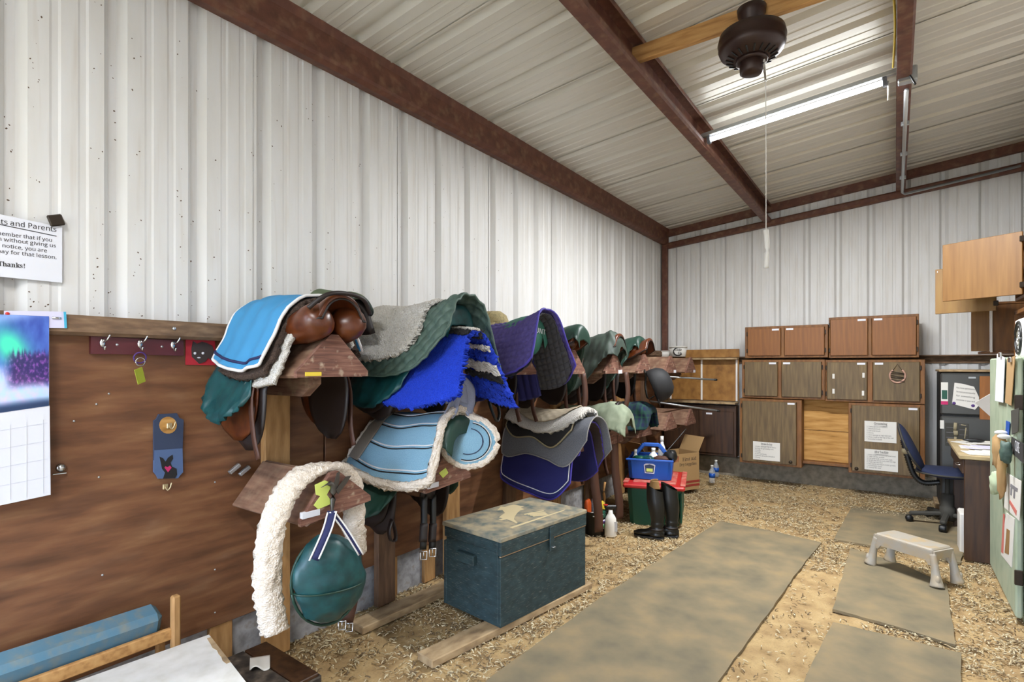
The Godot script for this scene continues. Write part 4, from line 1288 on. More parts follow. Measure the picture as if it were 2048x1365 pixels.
# ---------- things on the floor beyond the chest ----------
func bottle(o: Node, at: Vector3, h: float, r: float, m: Material, capm: Material) -> void:
	T = Transform3D(Basis.IDENTITY, at)
	var s := S(true)
	lathe(s, [Vector2(0, 0), Vector2(r * 0.92, 0), Vector2(r, h * 0.05), Vector2(r, h * 0.58), Vector2(r * 0.8, h * 0.7), Vector2(r * 0.42, h * 0.8), Vector2(r * 0.38, h * 0.88), Vector2(0, h * 0.88)], 18)
	put("body", s, m, o)
	s = S(true)
	lathe(s, [Vector2(0, h * 0.86), Vector2(r * 0.44, h * 0.86), Vector2(r * 0.44, h), Vector2(0, h)], 14)
	put("cap", s, capm, o)
	T = Transform3D.IDENTITY
func tub(s: SurfaceTool, w: Vector3, base: float, wall := 0.004) -> void:
	# tapered open tub: w = size at the rim, base = scale of the bottom
	var p := func(k: float, y: float, inset: float) -> Array:
		var a := Vector2(w.x * 0.5 * k - inset, w.z * 0.5 * k - inset)
		var c := minf(a.x, a.y) * 0.18
		return [Vector3(-a.x + c, y, a.y), Vector3(a.x - c, y, a.y), Vector3(a.x, y, a.y - c), Vector3(a.x, y, -a.y + c), Vector3(a.x - c, y, -a.y), Vector3(-a.x + c, y, -a.y), Vector3(-a.x, y, -a.y + c), Vector3(-a.x, y, a.y - c)]
	var rings := [p.call(base, 0.0, 0.0), p.call(1.0, w.y, 0.0), p.call(1.0, w.y, wall), p.call(base, wall, wall)]
	for i in 3:
		for k in 8:
			var l := (k + 1) % 8
			quad(s, rings[i][k], rings[i][l], rings[i + 1][l], rings[i + 1][k])
	for k in range(1, 7):
		tri(s, rings[0][0], rings[0][k + 1], rings[0][k])
		tri(s, rings[3][0], rings[3][k], rings[3][k + 1])
func floor_things() -> void:
	# green tote with a red lid
	var ta := PY(1243, 1048, 0.0)
	var tb := PY(1337, 1057, 0.0)
	var tc := PY(1377, 1022, 0.0)
	var ex := (tb - ta).normalized()
	var mid := (ta + tc) * 0.5
	var W := ta.distance_to(tb) + 0.06
	var D := tb.distance_to(tc)
	var bas := Basis(ex, Vector3.UP, ex.cross(Vector3.UP))
	var o := thing("storage_tote", "large green plastic tote with a dusty red lid", "tote", mid)
	T = Transform3D(bas, mid)
	var s := S()
	tub(s, Vector3(W, 0.33, D), 0.9)
	put("body", s, M.tote_green, o)
	for k in [-0.28, 0.28]:
		s = S()
		box(s, Vector3(W * 0.49, 0.17, D * k), Vector3(0.02, 0.26, D * 0.36), 0.008)
		put("side_panel", s, M.tote_green, o)
	s = S()
	box(s, Vector3(0, 0.345, 0), Vector3(W + 0.06, 0.035, D + 0.06), 0.012)
	var l := put("lid", s, M.red_plastic, o)
	s = S()
	box(s, Vector3(0, 0.364, 0), Vector3(W * 0.8, 0.02, D * 0.8), 0.008)
	put("lid_crown", s, M.red_dusty, l)
	for k in [-1, 1]:
		s = S()
		box(s, Vector3(k * (W * 0.5 + 0.012), 0.368, 0), Vector3(0.045, 0.014, D * 0.96), 0.004)
		put("lid_rib", s, M.red_dusty, l)
	T = Transform3D.IDENTITY
	# blue caddy on it
	var cc := T * mid + Vector3(0, 0.38, 0) - ex * 0.045
	o = thing("grooming_caddy", "blue plastic grooming caddy standing on the green tote", "caddy", cc)
	T = Transform3D(bas, cc)
	s = S()
	tub(s, Vector3(W * 0.86, 0.175, D * 0.6), 0.93)
	put("tray", s, M.caddy_blue, o)
	s = S()
	box(s, Vector3(0, 0.172, D * 0.3), Vector3(W * 0.9, 0.018, 0.02), 0.004)
	put("rim", s, M.caddy_blue, o)
	s = S()
	box(s, Vector3(0, 0.172, -D * 0.3), Vector3(W * 0.9, 0.018, 0.02), 0.004)
	put("rim", s, M.caddy_blue, o)
	var hw := W * 0.4
	for e in [[Vector2(-hw, 0.14), Vector2(-hw * 0.35, 0.29)], [Vector2(-hw * 0.4, 0.285), Vector2(hw * 0.4, 0.285)], [Vector2(hw * 0.35, 0.29), Vector2(hw, 0.14)]]:
		var k := S()
		bar(k, Vector3(e[0].x, e[0].y, 0), Vector3(e[1].x, e[1].y, 0), 0.03, 0.035, Vector3(0, 1, 0.001), 0.008)
		put("handle_arm", k, M.caddy_blue, o)
	s = S()
	prism(s, [Vector2(-0.05, 0.04), Vector2(-0.035, 0.05), Vector2(0.0, 0.055), Vector2(0.035, 0.05), Vector2(0.05, 0.04), Vector2(0.04, -0.035), Vector2(-0.04, -0.035)], Vector3.RIGHT, Vector3.UP, Vector3(-0.0, 0.09, D * 0.293), 0.004)
	var st := put("sticker", s, M.paper_white, o)
	s = S()
	prism(s, [Vector2(-0.042, 0.034), Vector2(0.0, 0.046), Vector2(0.042, 0.034), Vector2(0.034, -0.028), Vector2(-0.034, -0.028)], Vector3.RIGHT, Vector3.UP, Vector3(-0.0, 0.09, D * 0.294), 0.005)
	put("sticker_field", s, M.slate_paint, st)
	s = S()
	box(s, Vector3(0, 0.085, D * 0.294), Vector3(0.055, 0.028, 0.0065), 0.001)
	put("sticker_band", s, M.lime_tape, st)
	T = Transform3D.IDENTITY
	# what is in the caddy
	var inside := func(x: float, y: float, z: float) -> Vector3: return cc + bas * Vector3(x, y, z)
	var q := thing("spray_bottle", "small white bottle standing in the blue caddy", "bottle", inside.call(0.09, 0.02, -0.06))
	bottle(q, inside.call(0.09, 0.02, -0.06), 0.34, 0.035, M.white_paint, M.white_paint)
	q = thing("lotion_bottle", "round white tub in the blue caddy beside brushes", "bottle", inside.call(0.02, 0.06, 0.03))
	bottle(q, inside.call(0.02, 0.06, 0.03), 0.2, 0.042, M.white_paint, M.white_paint)
	q = thing("lotion_bottle", "pale bottle at the caddy corner beside the leather strap", "bottle", inside.call(-0.14, 0.02, 0.04))
	bottle(q, inside.call(-0.14, 0.02, 0.04), 0.22, 0.03, M.paper, M.paper)
	var things := [["rolled_bandage", "dark green rolled leg bandage in the blue caddy", "bandage", Vector3(-0.1, 0.16, 0.09), Vector3(0.05, 0.035, 0.04), M.tote_green], ["rolled_bandage", "teal rolled leg bandage in the blue caddy", "bandage", Vector3(-0.02, 0.165, 0.1), Vector3(0.055, 0.032, 0.035), M.teal_nylon], ["leather_glove", "dark brown leather glove lying on the caddy edge", "glove", Vector3(0.09, 0.17, 0.1), Vector3(0.07, 0.03, 0.04), M.brown_strap], ["hoof_ball", "black hoof dressing ball in the blue caddy", "ball", Vector3(0.17, 0.19, 0.02), Vector3(0.055, 0.055, 0.055), M.black_plastic]]
	for e in things:
		s = S(true)
		blob(s, inside.call(e[3].x, e[3].y, e[3].z), e[4], 10, 0.25, 0.8)
		one(e[0], e[1], e[2], s, e[5])
	# riding whip leaning out of the caddy
	s = S(true)
	tube(s, curve([inside.call(0.04, 0.12, 0.08), inside.call(0.2, 0.3, -0.1), inside.call(0.3, 0.42, -0.2)], 8), 0.004, 6)
	one("riding_crop", "thin black riding crop leaning out of the blue caddy", "crop", s, M.black_leather)
	# tall boots
	for k in 2:
		var at := PY(1312 - k * 0, 1078, 0.0) + (Vector3(0.08, 0, -0.11) if k else Vector3.ZERO)
		o = thing("riding_boot", ["tall black riding boot standing with its tan lining showing", "second tall black riding boot behind the tan lined one"][k], "boot", at, "tall black riding boots by the green tote")
		T = Transform3D(Basis(Vector3.UP, 0.15 + k * 0.15).scaled(Vector3.ONE * 0.9), at)
		s = S(true)
		surf(s, 26, 22, func(u: float, v: float) -> Vector3:
			var y := 0.03 + u * 0.43
			var r: float = at_arr([0.056, 0.05, 0.052, 0.062, 0.068, 0.066, 0.064], u)
			var a := v * TAU
			var fold := 0.006 * sin(u * 60.0) * (1.0 - smoothstep(0.15, 0.4, u))
			var x := cos(a) * (r + fold) * 1.12 + 0.012 * sin(u * 5.0)
			if u > 0.9: y += 0.035 * (u - 0.9) * 10.0 * (-cos(a))
			return Vector3(x, y, sin(a) * (r * 0.9 + fold)), true)
		put("shaft", s, M.black_leather, o)
		s = S(true)
		surf(s, 18, 16, func(u: float, v: float) -> Vector3:
			var x := 0.075 - u * 0.275
			var k2: float = at_arr([0.2, 0.92, 1.0, 0.86, 0.9, 0.95, 0.8, 0.12], u)
			var h: float = at_arr([0.05, 0.09, 0.1, 0.085, 0.062, 0.052, 0.045, 0.03], u)
			var a := v * TAU
			return Vector3(x, 0.018 + maxf(0.0, h * (0.5 + 0.5 * sin(a))), cos(a) * 0.046 * k2), false)
		put("foot", s, M.black_leather, o)
		s = S()
		prism(s, [Vector2(-0.2, 0), Vector2(-0.19, 0.03), Vector2(-0.12, 0.046), Vector2(-0.03, 0.034), Vector2(0.06, 0.04), Vector2(0.075, 0.0), Vector2(0.06, -0.04), Vector2(-0.03, -0.034), Vector2(-0.12, -0.046), Vector2(-0.19, -0.03)], Vector3.RIGHT, Vector3(0, 0, 1), Vector3(0, 0.014, 0), 0.012)
		put("sole", s, M.black_plastic, o)
		s = S()
		box(s, Vector3(0.04, 0.012, 0), Vector3(0.06, 0.024, 0.066), 0.006)
		put("heel", s, M.black_plastic, o)
		s = S(true)
		tube(s, range(0, 17).map(func(i: int) -> Vector3: return Vector3(cos(i * TAU / 16.0) * 0.058 + 0.004, 0.09, sin(i * TAU / 16.0) * 0.052)), 0.007, 6)
		put("spur_strap", s, M.dark_leather, o)
		if k == 0:
			s = S(true)
			sheet(s, 10, 14, func(u: float, v: float) -> Vector3:
				var a := PI * (0.25 + 1.3 * v)
				return Vector3(cos(a) * (0.066 - 0.02 * u), 0.455 + 0.035 * u * 2.0, sin(a) * 0.056), 0.004)
			put("lining", s, M.tan_leather, o)
		T = Transform3D.IDENTITY
	# black bucket of brushes and white spray bottle
	var bp := PY(1190, 1068, 0.0)
	o = thing("grooming_bucket", "small black bucket with a purple and green label", "bucket", bp)
	T = Transform3D(Basis.IDENTITY, bp)
	s = S(true)
	lathe(s, [Vector2(0, 0), Vector2(0.085, 0), Vector2(0.105, 0.19), Vector2(0.11, 0.19), Vector2(0.11, 0.2), Vector2(0.1, 0.2), Vector2(0.08, 0.01), Vector2(0, 0.01)], 26)
	put("pail", s, M.black_plastic, o)
	s = S(true)
	tube(s, range(0, 13).map(func(i: int) -> Vector3: return Vector3(0.108 * cos(i * PI / 12.0) * 0.75 + 0.02, 0.19 - 0.02 * sin(i * PI / 12.0), 0.108 * sin(i * PI / 12.0 + 0.6))), 0.004, 6)
	put("handle", s, M.white_paint, o)
	for e in [[0.0, 0.075, M.paper_white, 0.002], [0.005, 0.03, M.label_green, 0.004], [0.042, 0.024, M.label_purple, 0.004]]:
		s = S(true)
		sheet(s, 1, 8, func(u: float, v: float) -> Vector3:
			var y: float = 0.065 + e[0] + e[1] * u
			var an := -0.95 + v * 0.72
			var r: float = 0.086 + y * 0.105 + e[3]
			return Vector3(cos(an) * r, y, -sin(an) * r * 1.0), 0.001)
		put("label_band", s, e[2], o)
	T = Transform3D.IDENTITY
	for e in [["hoof_brush", "orange handled hoof brush in the black bucket", "brush", Vector3(-0.04, 0.2, 0.05), Vector3(0.02, 0.09, 0.04), M.orange_plastic], ["sponge", "yellow sponge standing in the black bucket", "sponge", Vector3(0.04, 0.2, -0.03), Vector3(0.025, 0.07, 0.045), M.yellow_plastic], ["body_brush", "dark green brush lying across the black bucket", "brush", Vector3(0.06, 0.18, 0.03), Vector3(0.045, 0.035, 0.06), M.tote_green], ["mane_brush", "grey handled mane brush in the black bucket", "brush", Vector3(-0.02, 0.21, -0.01), Vector3(0.018, 0.08, 0.03), M.felt_grey], ["white_rag", "folded white rag stuffed in the black bucket", "rag", Vector3(0.03, 0.165, 0.06), Vector3(0.06, 0.025, 0.03), M.white_paint]]:
		s = S(true)
		blob(s, bp + e[3], e[4], 8, 0.15, 0.6)
		one(e[0], e[1], e[2], s, e[5])
	var sp := PY(1221, 1073, 0.0)
	o = thing("trigger_bottle", "white spray bottle with a black trigger beside the bucket", "bottle", sp)
	T = Transform3D(Basis(Vector3.UP, 0.6), sp)
	s = S(true)
	lathe(s, [Vector2(0, 0), Vector2(0.045, 0), Vector2(0.049, 0.01), Vector2(0.049, 0.11), Vector2(0.046, 0.145), Vector2(0.03, 0.175), Vector2(0.02, 0.185), Vector2(0.018, 0.215), Vector2(0, 0.215)], 24, Vector2(1.0, 0.8))
	put("body", s, M.white_paint, o)
	s = S()
	box(s, Vector3(0.0, 0.24, 0), Vector3(0.1, 0.03, 0.03), 0.008)
	put("trigger_head", s, M.black_plastic, o)
	s = S()
	box(s, Vector3(0.035, 0.22, 0), Vector3(0.012, 0.045, 0.02), 0.004)
	put("trigger", s, M.black_plastic, o)
	s = S(true)
	blob(s, Vector3(-0.04, 0.256, 0), Vector3(0.022, 0.006, 0.018), 6)
	put("red_cap", s, M.red_plastic, o)
	s = S()
	box(s, Vector3(0.028, 0.085, 0.031), Vector3(0.045, 0.08, 0.003), 0.001)
	put("label", s, M.grey_label, o)
	T = Transform3D.IDENTITY
	# cardboard box with open flaps
	var q0 := PY(1296, 992, 0.05)
	var q1 := PY(1398, 977, 0.05)
	var bx := (q1 - q0).normalized()
	var bz := bx.cross(Vector3.UP)
	var bw := q0.distance_to(q1)
	var top := (985.0 - 905.0)
	o = thing("cardboard_box", "open cardboard moving box printed with red bands", "box", (q0 + q1) * 0.5)
	T = Transform3D(Basis(bx, Vector3.UP, bz), Vector3(q0.x, 0.045, q0.z))
	var bh := 0.4
	var bd := 0.3
	for e in [[Vector3(bw * 0.5, bh * 0.5, 0), Vector3(bw, bh, 0.005)], [Vector3(bw * 0.5, bh * 0.5, -bd), Vector3(bw, bh, 0.005)], [Vector3(0, bh * 0.5, -bd * 0.5), Vector3(0.005, bh, bd)], [Vector3(bw, bh * 0.5, -bd * 0.5), Vector3(0.005, bh, bd)]]:
		s = S()
		box(s, e[0], e[1], 0.001)
		put("side", s, M.cardboard, o)
	for e in [[Vector3(bw, bh, -bd * 0.5), Vector3(bw + 0.09, bh + 0.16, -bd * 0.5), bd], [Vector3(0, bh, -bd * 0.5), Vector3(-0.1, bh + 0.15, -bd * 0.5), bd]]:
		s = S()
		bar(s, e[0], e[1], e[2] * 0.95, 0.004, Vector3(0.5, 1, 0), 0.001)
		put("flap", s, M.cardboard, o)
	for y in [0.05, 0.09]:
		s = S()
		box(s, Vector3(bw * 0.5, y, -bd * 0.5), Vector3(bw + 0.008, 0.025, bd + 0.008), 0.0)
		put("red_band", s, M.cardboard_print, o)
	T = Transform3D.IDENTITY
	var bo := Vector3(q0.x, 0.045, q0.z)
	text(o, "MEDIUM", bo + bx * (bw * 0.22) + Vector3(0, 0.3, 0) + bz * 0.004, bx, Vector3.UP, 0.06, M.cardboard_print, bw * 0.36)
	text(o, "First Aid", bo + bx * (bw * 0.66) + Vector3(0, 0.31, 0) + bz * 0.004, bx, Vector3.UP, 0.035, M.ink, bw * 0.28, "Droid Serif")
	text(o, "Dry Supplies", bo + bx * (bw * 0.6) + Vector3(0, 0.26, 0) + bz * 0.004, bx, Vector3.UP, 0.03, M.ink, bw * 0.34, "Droid Serif")
	# water bottles behind the box
	for k in 2:
		var w := PY(1424 + k * 8, 966 - k * 12, 0.06)
		o = thing("water_bottle", ["clear water bottle with a blue label beside the cardboard box", "clear water bottle half hidden behind the other water bottle"][k], "bottle", w, "water bottles by the cardboard box")
		T = Transform3D(Basis.IDENTITY, w)
		s = S(true)
		lathe(s, [Vector2(0, 0), Vector2(0.032, 0), Vector2(0.034, 0.02), Vector2(0.034, 0.13), Vector2(0.015, 0.17), Vector2(0.013, 0.19), Vector2(0, 0.19)], 14)
		put("body", s, M.clear_plastic, o)
		s = S(true)
		lathe(s, [Vector2(0.0345, 0.06), Vector2(0.035, 0.06), Vector2(0.035, 0.11), Vector2(0.0345, 0.11)], 14)
		put("label", s, M.caddy_blue, o)
		s = S(true)
		lathe(s, [Vector2(0, 0.185), Vector2(0.015, 0.185), Vector2(0.015, 0.2), Vector2(0, 0.2)], 12)
		put("cap", s, M.white_paint, o)
		T = Transform3D.IDENTITY
	# pale branch standing behind the bucket
	for k in 2:
		s = S(true)
		var g := PX(1188 + k * 18, 1000, 0.25 + k * 0.1)
		tube(s, curve([Vector3(g.x, 0.02, g.z + 0.05), g + Vector3(0, -0.1, 0.02), g + Vector3(0, 0.0, -0.03), g + Vector3(0.02, 0.08, 0.03), g + Vector3(0.02, 0.16, 0.0)], 14), 0.014 - 0.003 * k, 7)
		one("driftwood_branch", ["crooked pale branch leaning on the wall behind the bucket", "thin pale branch leaning on the wall beside the crooked one"][k], "branch", s, M.pine_x)

# ---------- back wall ----------
func label_paper(called: String, label: String, cat: String, corners: Array, zz: float, title: String, lines: Array, serif := true) -> Node3D:
	# sheet of paper on a surface facing +z; corners: picture points of its left top, right top and left bottom corner
	var a := PZ(corners[0][0], corners[0][1], zz)
	var b := PZ(corners[1][0], corners[1][1], zz)
	var c := PZ(corners[2][0], corners[2][1], zz)
	var w := b.x - a.x
	var h := a.y - c.y
	var o := thing(called, label, cat, Vector3(a.x + w * 0.5, c.y, zz))
	var s := S()
	box(s, Vector3(a.x + w * 0.5, a.y - h * 0.5, zz), Vector3(w, h, 0.003), 0.0005)
	put("sheet", s, M.paper, o)
	var face := "Droid Serif" if serif else "Droid Sans"
	var th := h * 0.11
	if title:
		text(o, title, Vector3(a.x + w * 0.3, a.y - h * 0.2, zz + 0.0022), Vector3.RIGHT, Vector3.UP, th, M.ink, w * 0.42, face, 700)
		s = S()
		box(s, Vector3(a.x + w * 0.51, a.y - h * 0.225, zz + 0.002), Vector3(w * 0.42, h * 0.012, 0.001), 0.0)
		put("underline", s, M.ink, o)
	var step := h * 0.7 / lines.size()
	for i in lines.size():
		text(o, lines[i], Vector3(a.x + w * 0.07, a.y - h * 0.25 - step * (i + 0.7), zz + 0.0022), Vector3.RIGHT, Vector3.UP, step * 0.62, M.ink, minf(w * 0.86, w * 0.024 * lines[i].length()), face)
	return o
func cabinet(label: String, l: float, r: float, top: float, bot: float, zf: float, depth: float, doors: Array, dm: Material, hinge := true) -> Node3D:
	# face-frame cabinet: l, r, top, bot in metres, front at zf; doors = [[left, right] as shares of the width]
	var o := thing("wall_cabinet", label, "cabinet", Vector3((l + r) * 0.5, bot, zf - depth * 0.5))
	var s := S()
	var w := r - l
	var h := top - bot
	box(s, Vector3((l + r) * 0.5, (top + bot) * 0.5, zf - depth * 0.5 - 0.01), Vector3(w, h, depth - 0.02), 0.003)
	put("carcass", s, M.cabinet_frame, o)
	var cuts := [0.0]
	for d in doors: cuts.append_array(d)
	cuts.append(1.0)
	for k in range(0, cuts.size(), 2):
		s = S()
		var a: float = l + w * cuts[k] + (0.0 if k == 0 else 0.004)
		var b: float = l + w * cuts[k + 1] - (0.0 if k + 2 >= cuts.size() else 0.004)
		box(s, Vector3((a + b) * 0.5, (top + bot) * 0.5, zf - 0.01), Vector3(b - a, h, 0.02), 0.003)
		put("stile", s, M.cabinet_frame, o)
	for k in 2:
		s = S()
		box(s, Vector3((l + r) * 0.5, top - 0.014 if k == 0 else bot + 0.014, zf - 0.012), Vector3(w - 0.01, 0.028, 0.022), 0.003)
		put("rail", s, M.cabinet_frame, o)
	for i in doors.size():
		var a: float = l + w * doors[i][0]
		var b: float = l + w * doors[i][1]
		s = S()
		box(s, Vector3((a + b) * 0.5, (top + bot) * 0.5, zf + 0.009), Vector3(b - a, h - 0.05, 0.018), 0.003)
		var d := put("door", s, dm, o)
		if hinge:
			var hx: float = a - 0.008 if i == 0 else b + 0.008
			for y in [top - 0.08, bot + 0.08]:
				s = S()
				box(s, Vector3(hx, y, zf + 0.008), Vector3(0.014, 0.045, 0.012), 0.003)
				put("hinge", s, M.dark_bronze, d)
		s = S()
		var tx: float = b - 0.05 if i == 0 else a + 0.05
		box(s, Vector3(tx, top - 0.04, zf + 0.019), Vector3(0.07, 0.02, 0.003), 0.0005)
		put("paper_tag", s, M.paper_white, d)
	return o
func cabinets() -> void:
	var zf := -6.56
	var x := func(u: float) -> float: return PZ(u, 720, zf).x
	var y := func(u: float, v: float) -> float: return PZ(u, v, zf).y
	var dp := zf - ZB - 0.115
	dp = 0.27
	cabinet("low walnut double cabinet on top at the shelf side", x.call(1490), x.call(1656), y.call(1570, 652), y.call(1570, 716), zf, dp, [[0.04, 0.45], [0.5, 0.96]], M.cabinet_walnut)
	cabinet("taller walnut double cabinet on top at the fridge side", x.call(1658), x.call(1838), y.call(1750, 632), y.call(1750, 716), zf + 0.02, dp, [[0.02, 0.45], [0.5, 0.97]], M.cabinet_walnut)
	cabinet("grey oak double cabinet under the low walnut cabinet", x.call(1484), x.call(1650), y.call(1560, 720), y.call(1560, 798), zf, dp, [[0.04, 0.45], [0.5, 0.96]], M.cabinet_grey_oak)
	var mr := cabinet("grey oak double cabinet with a horseshoe on its door", x.call(1651), x.call(1850), y.call(1750, 720), y.call(1750, 806), zf + 0.01, dp, [[0.02, 0.44], [0.5, 0.95]], M.cabinet_grey_oak)
	var ll := cabinet("big single door cabinet with the Remember the Order sheet", x.call(1480), x.call(1604), y.call(1540, 799), y.call(1540, 930), zf + 0.02, dp + 0.02, [[0.05, 0.92]], M.cabinet_grey_oak)
	var lr := cabinet("big single door cabinet with the Grooming sheet", x.call(1697), x.call(1850), y.call(1770, 808), y.call(1770, 952), zf + 0.02, dp + 0.02, [[0.05, 0.93]], M.cabinet_grey_oak)
	for e in [[ll, 1581, 925], [lr, 1713, 938]]:
		var s := S(true)
		blob(s, PZ(e[1], e[2], zf + 0.045), Vector3(0.018, 0.018, 0.014), 8)
		put("knob", s, M.dark_bronze, e[0])
	for e in [[1667, 753], [1727, 751], [1667, 783], [1726, 787]]:
		var s := S()
		box(s, PZ(e[0], e[1], zf + 0.03), Vector3(0.02, 0.05, 0.004), 0.001)
		put("paper_scrap", s, M.paper, mr)
	# raw plywood back between the two lower cabinets
	var p := thing("knee_space_back", "raw plywood board between the two big lower cabinets", "board", Vector3(x.call(1650), 0.34, zf - 0.2))
	var bx0: float = x.call(1604)
	var bx1: float = x.call(1697)
	var ny := 0.36
	for k in 2:
		var s := S()
		var h := 0.33 if k == 0 else 0.34
		box(s, Vector3((bx0 + bx1) * 0.5, ny + h * 0.5, zf - 0.16), Vector3(bx1 - bx0, h - 0.004, 0.015), 0.002)
		put("plywood_panel", s, M.raw_plywood, p)
		ny += h
	var s := S()
	box(s, Vector3((bx0 + bx1) * 0.5, 0.345, zf - 0.12), Vector3(bx1 - bx0, 0.03, 0.1), 0.003)
	put("ledge", s, M.cabinet_frame, p)
	# horseshoe
	var hc := PZ(1795, 752, zf + 0.034)
	var o := thing("horseshoe", "painted horseshoe hanging on a grey oak cabinet door", "horseshoe", hc)
	s = S(true)
	tube(s, range(0, 21).map(func(i: int) -> Vector3:
		var a := deg_to_rad(125.0 + i * 14.5)
		return hc + Vector3(cos(a) * 0.062, sin(a) * 0.068, 0)), 0.0095, 8, 0.6, Vector3.BACK)
	put("shoe", s, M.horseshoe, o)
	for k in 5:
		s = S(true)
		var a := -0.045 + k * 0.02
		tube(s, [hc + Vector3(-0.055, a + 0.01, 0.004), hc + Vector3(0.055, a - 0.015 + 0.012 * (k % 2), 0.004)], 0.003, 5)
		put("wrapped_cord", s, M.dark_bronze, o)
	s = S(true)
	tube(s, [hc + Vector3(-0.035, 0.055, 0.002), hc + Vector3(0, 0.115, 0.002), hc + Vector3(0.035, 0.055, 0.002)], 0.002, 5)
	put("hanger", s, M.dark_bronze, o)
	# papers on the doors
	label_paper("notice_sheet", "white sheet titled Remember the Order on a cabinet door", "notice", [[1506, 883], [1560, 887], [1506, 919]], zf + 0.04, "Remember the Order", ["1. Halter and lead rope on before", "    leaving the grooming area", "2. Saddle", "3. Bridle", "4. Girth and boots", "5. Return all tack to its place", "6. Sweep"])
	label_paper("notice_sheet", "white sheet titled Grooming on a cabinet door", "notice", [[1729, 842], [1793, 846], [1728, 883]], zf + 0.04, "Grooming", ["1. Curry (gloves or rubber)", "2. Hard body brush", "3. Soft body brush", "4. Hooves", "5. Face (sponge or rag) and ears", "6. Mane comb at the top of the tail", "7. Remember to thank"])
	label_paper("notice_sheet", "white sheet titled After You Ride below the Grooming sheet", "notice", [[1729, 898], [1796, 904], [1728, 939]], zf + 0.04, "After You Ride", ["1. Loosen the girth and lead your horse to cool", "2. Take off the saddle", "3. Put tack back on its own rack", "4. Brush the whole body and the legs", "5. Pick out the feet", "6. Clean the bit and hang the bridle up neatly", "7. Put brushes away", "8. Sweep the aisle"])
	# open shelf bay by the corner
	var zs := ZB + 0.13
	var sb := thing("shelf_bay", "open shelf bay of brown plywood with white standards", "shelf", Vector3(0.6, 0.95, zs))
	var u0: float = PZ(1336, 760, zs).x
	var u1: float = PZ(1478, 760, zs).x
	s = S()
	box(s, Vector3((u0 + u1) * 0.5, 1.23, zs), Vector3(u1 - u0, 0.52, 0.012), 0.002)
	put("back_panel", s, M.shelf_back_ply, sb)
	s = S()
	box(s, Vector3((u0 + u1) * 0.5, 1.545, zs - 0.02), Vector3(u1 - u0, 0.1, 0.015), 0.002)
	put("top_board", s, M.shelf_back_ply, sb)
	for e in [[1.478, 0.1], [0.952, 0.2]]:
		s = S()
		box(s, Vector3((u0 + u1) * 0.5, e[0], zs + e[1] * 0.5), Vector3(u1 - u0, 0.022, e[1]), 0.003)
		put("shelf_board", s, M.plank_dusty, sb)
	for u in [1341, 1403, 1473]:
		s = S()
		box(s, Vector3(PZ(u, 780, zs + 0.02).x, 1.22, zs + 0.012), Vector3(0.02, 0.5, 0.012), 0.001)
		put("shelf_standard", s, M.white_paint, sb)
	# dark cabinet below it
	var dk := thing("base_cabinet", "dark walnut base cabinet under the open shelf bay", "cabinet", Vector3((u0 + u1) * 0.5, 0.33, zs))
	s = S()
	box(s, Vector3((u0 + u1) * 0.5, 0.62, zs + 0.07), Vector3(u1 - u0, 0.6, 0.14), 0.003)
	put("carcass", s, M.dark_walnut, dk)
	for k in 2:
		s = S()
		var wd := (u1 - u0) * 0.46
		box(s, Vector3(u0 + (u1 - u0) * (0.26 + 0.48 * k), 0.6, zs + 0.149), Vector3(wd, 0.5, 0.018), 0.003)
		var d := put("door", s, M.dark_walnut, dk)
		s = S()
		box(s, Vector3(u0 + (u1 - u0) * (0.26 + 0.48 * k) + (0.08 if k == 0 else -0.08), 0.82, zs + 0.16), Vector3(0.07, 0.02, 0.004), 0.001)
		put("paper_tag", s, M.paper_white, d)
	# two metal poles across the bay
	for e in [[[1320, 753], [1428, 760], 0.75, "thin steel pole with a black tip above the other pole"], [[1300, 803], [1434, 822], 0.72, "thin steel pole sloping below the black tipped pole"]]:
		s = S(true)
		var a := PZ(e[0][0], e[0][1], -5.9)
		var b := PZ(e[1][0], e[1][1], -6.35)
		o = thing("steel_pole", e[3], "pole", (a + b) * 0.5, "steel poles lying across the rack brackets")
		tube(s, [a, b], 0.011, 10)
		put("rod", s, M.zinc, o)
		s = S(true)
		tube(s, [b, b + (b - a).normalized() * 0.035], 0.013, 10)
		put("end_cap", s, M.black_plastic, o)
	# tubs on the ledge in the corner
	for e in [[1327, 711, 0.075, 0.075, "low white lidded tub on the corner ledge"], [1356, 713, 0.085, 0.13, "taller white tub with round black lettering on the corner ledge"]]:
		var at := PZ(e[0], e[1], ZB + 0.2)
		at.y = 1.508
		o = thing("feed_tub", e[4], "tub", at, "white tubs on the corner ledge")
		T = Transform3D(Basis.IDENTITY, at)
		s = S(true)
		lathe(s, [Vector2(0, 0), Vector2(e[2] * 1.1, 0), Vector2(e[2] * 1.25, e[3] * 0.9), Vector2(0, e[3] * 0.9)], 22)
		put("pail", s, M.white_paint, o)
		s = S(true)
		lathe(s, [Vector2(e[2] * 1.25, e[3] * 0.85), Vector2(e[2] * 1.33, e[3] * 0.85), Vector2(e[2] * 1.33, e[3]), Vector2(0, e[3])], 22)
		put("lid", s, M.paper, o)
		T = Transform3D.IDENTITY
		if e[3] > 0.1:
			var dd := (CAM - at) * Vector3(1, 0, 1)
			dd = dd.normalized()
			var xx := Vector3.UP.cross(dd)
			s = S(true)
			tube(s, range(0, 23).map(func(i: int) -> Vector3:
				var t := -0.6 - i * 0.19
				return at + Vector3(0, 0.062, 0) + dd * (e[2] * 1.2 * cos(cos(t) * 0.4)) + xx * (cos(t) * 0.052) + Vector3(0, sin(t) * 0.048, 0)), 0.007, 6)
			put("printed_ring", s, M.ink, o)
			text(o, "Cookie", at + Vector3(0, 0.062, 0) + dd * (e[2] * 1.26) - xx * 0.03, xx, Vector3.UP, 0.03, M.ink, 0.075, "Droid Serif", 700)
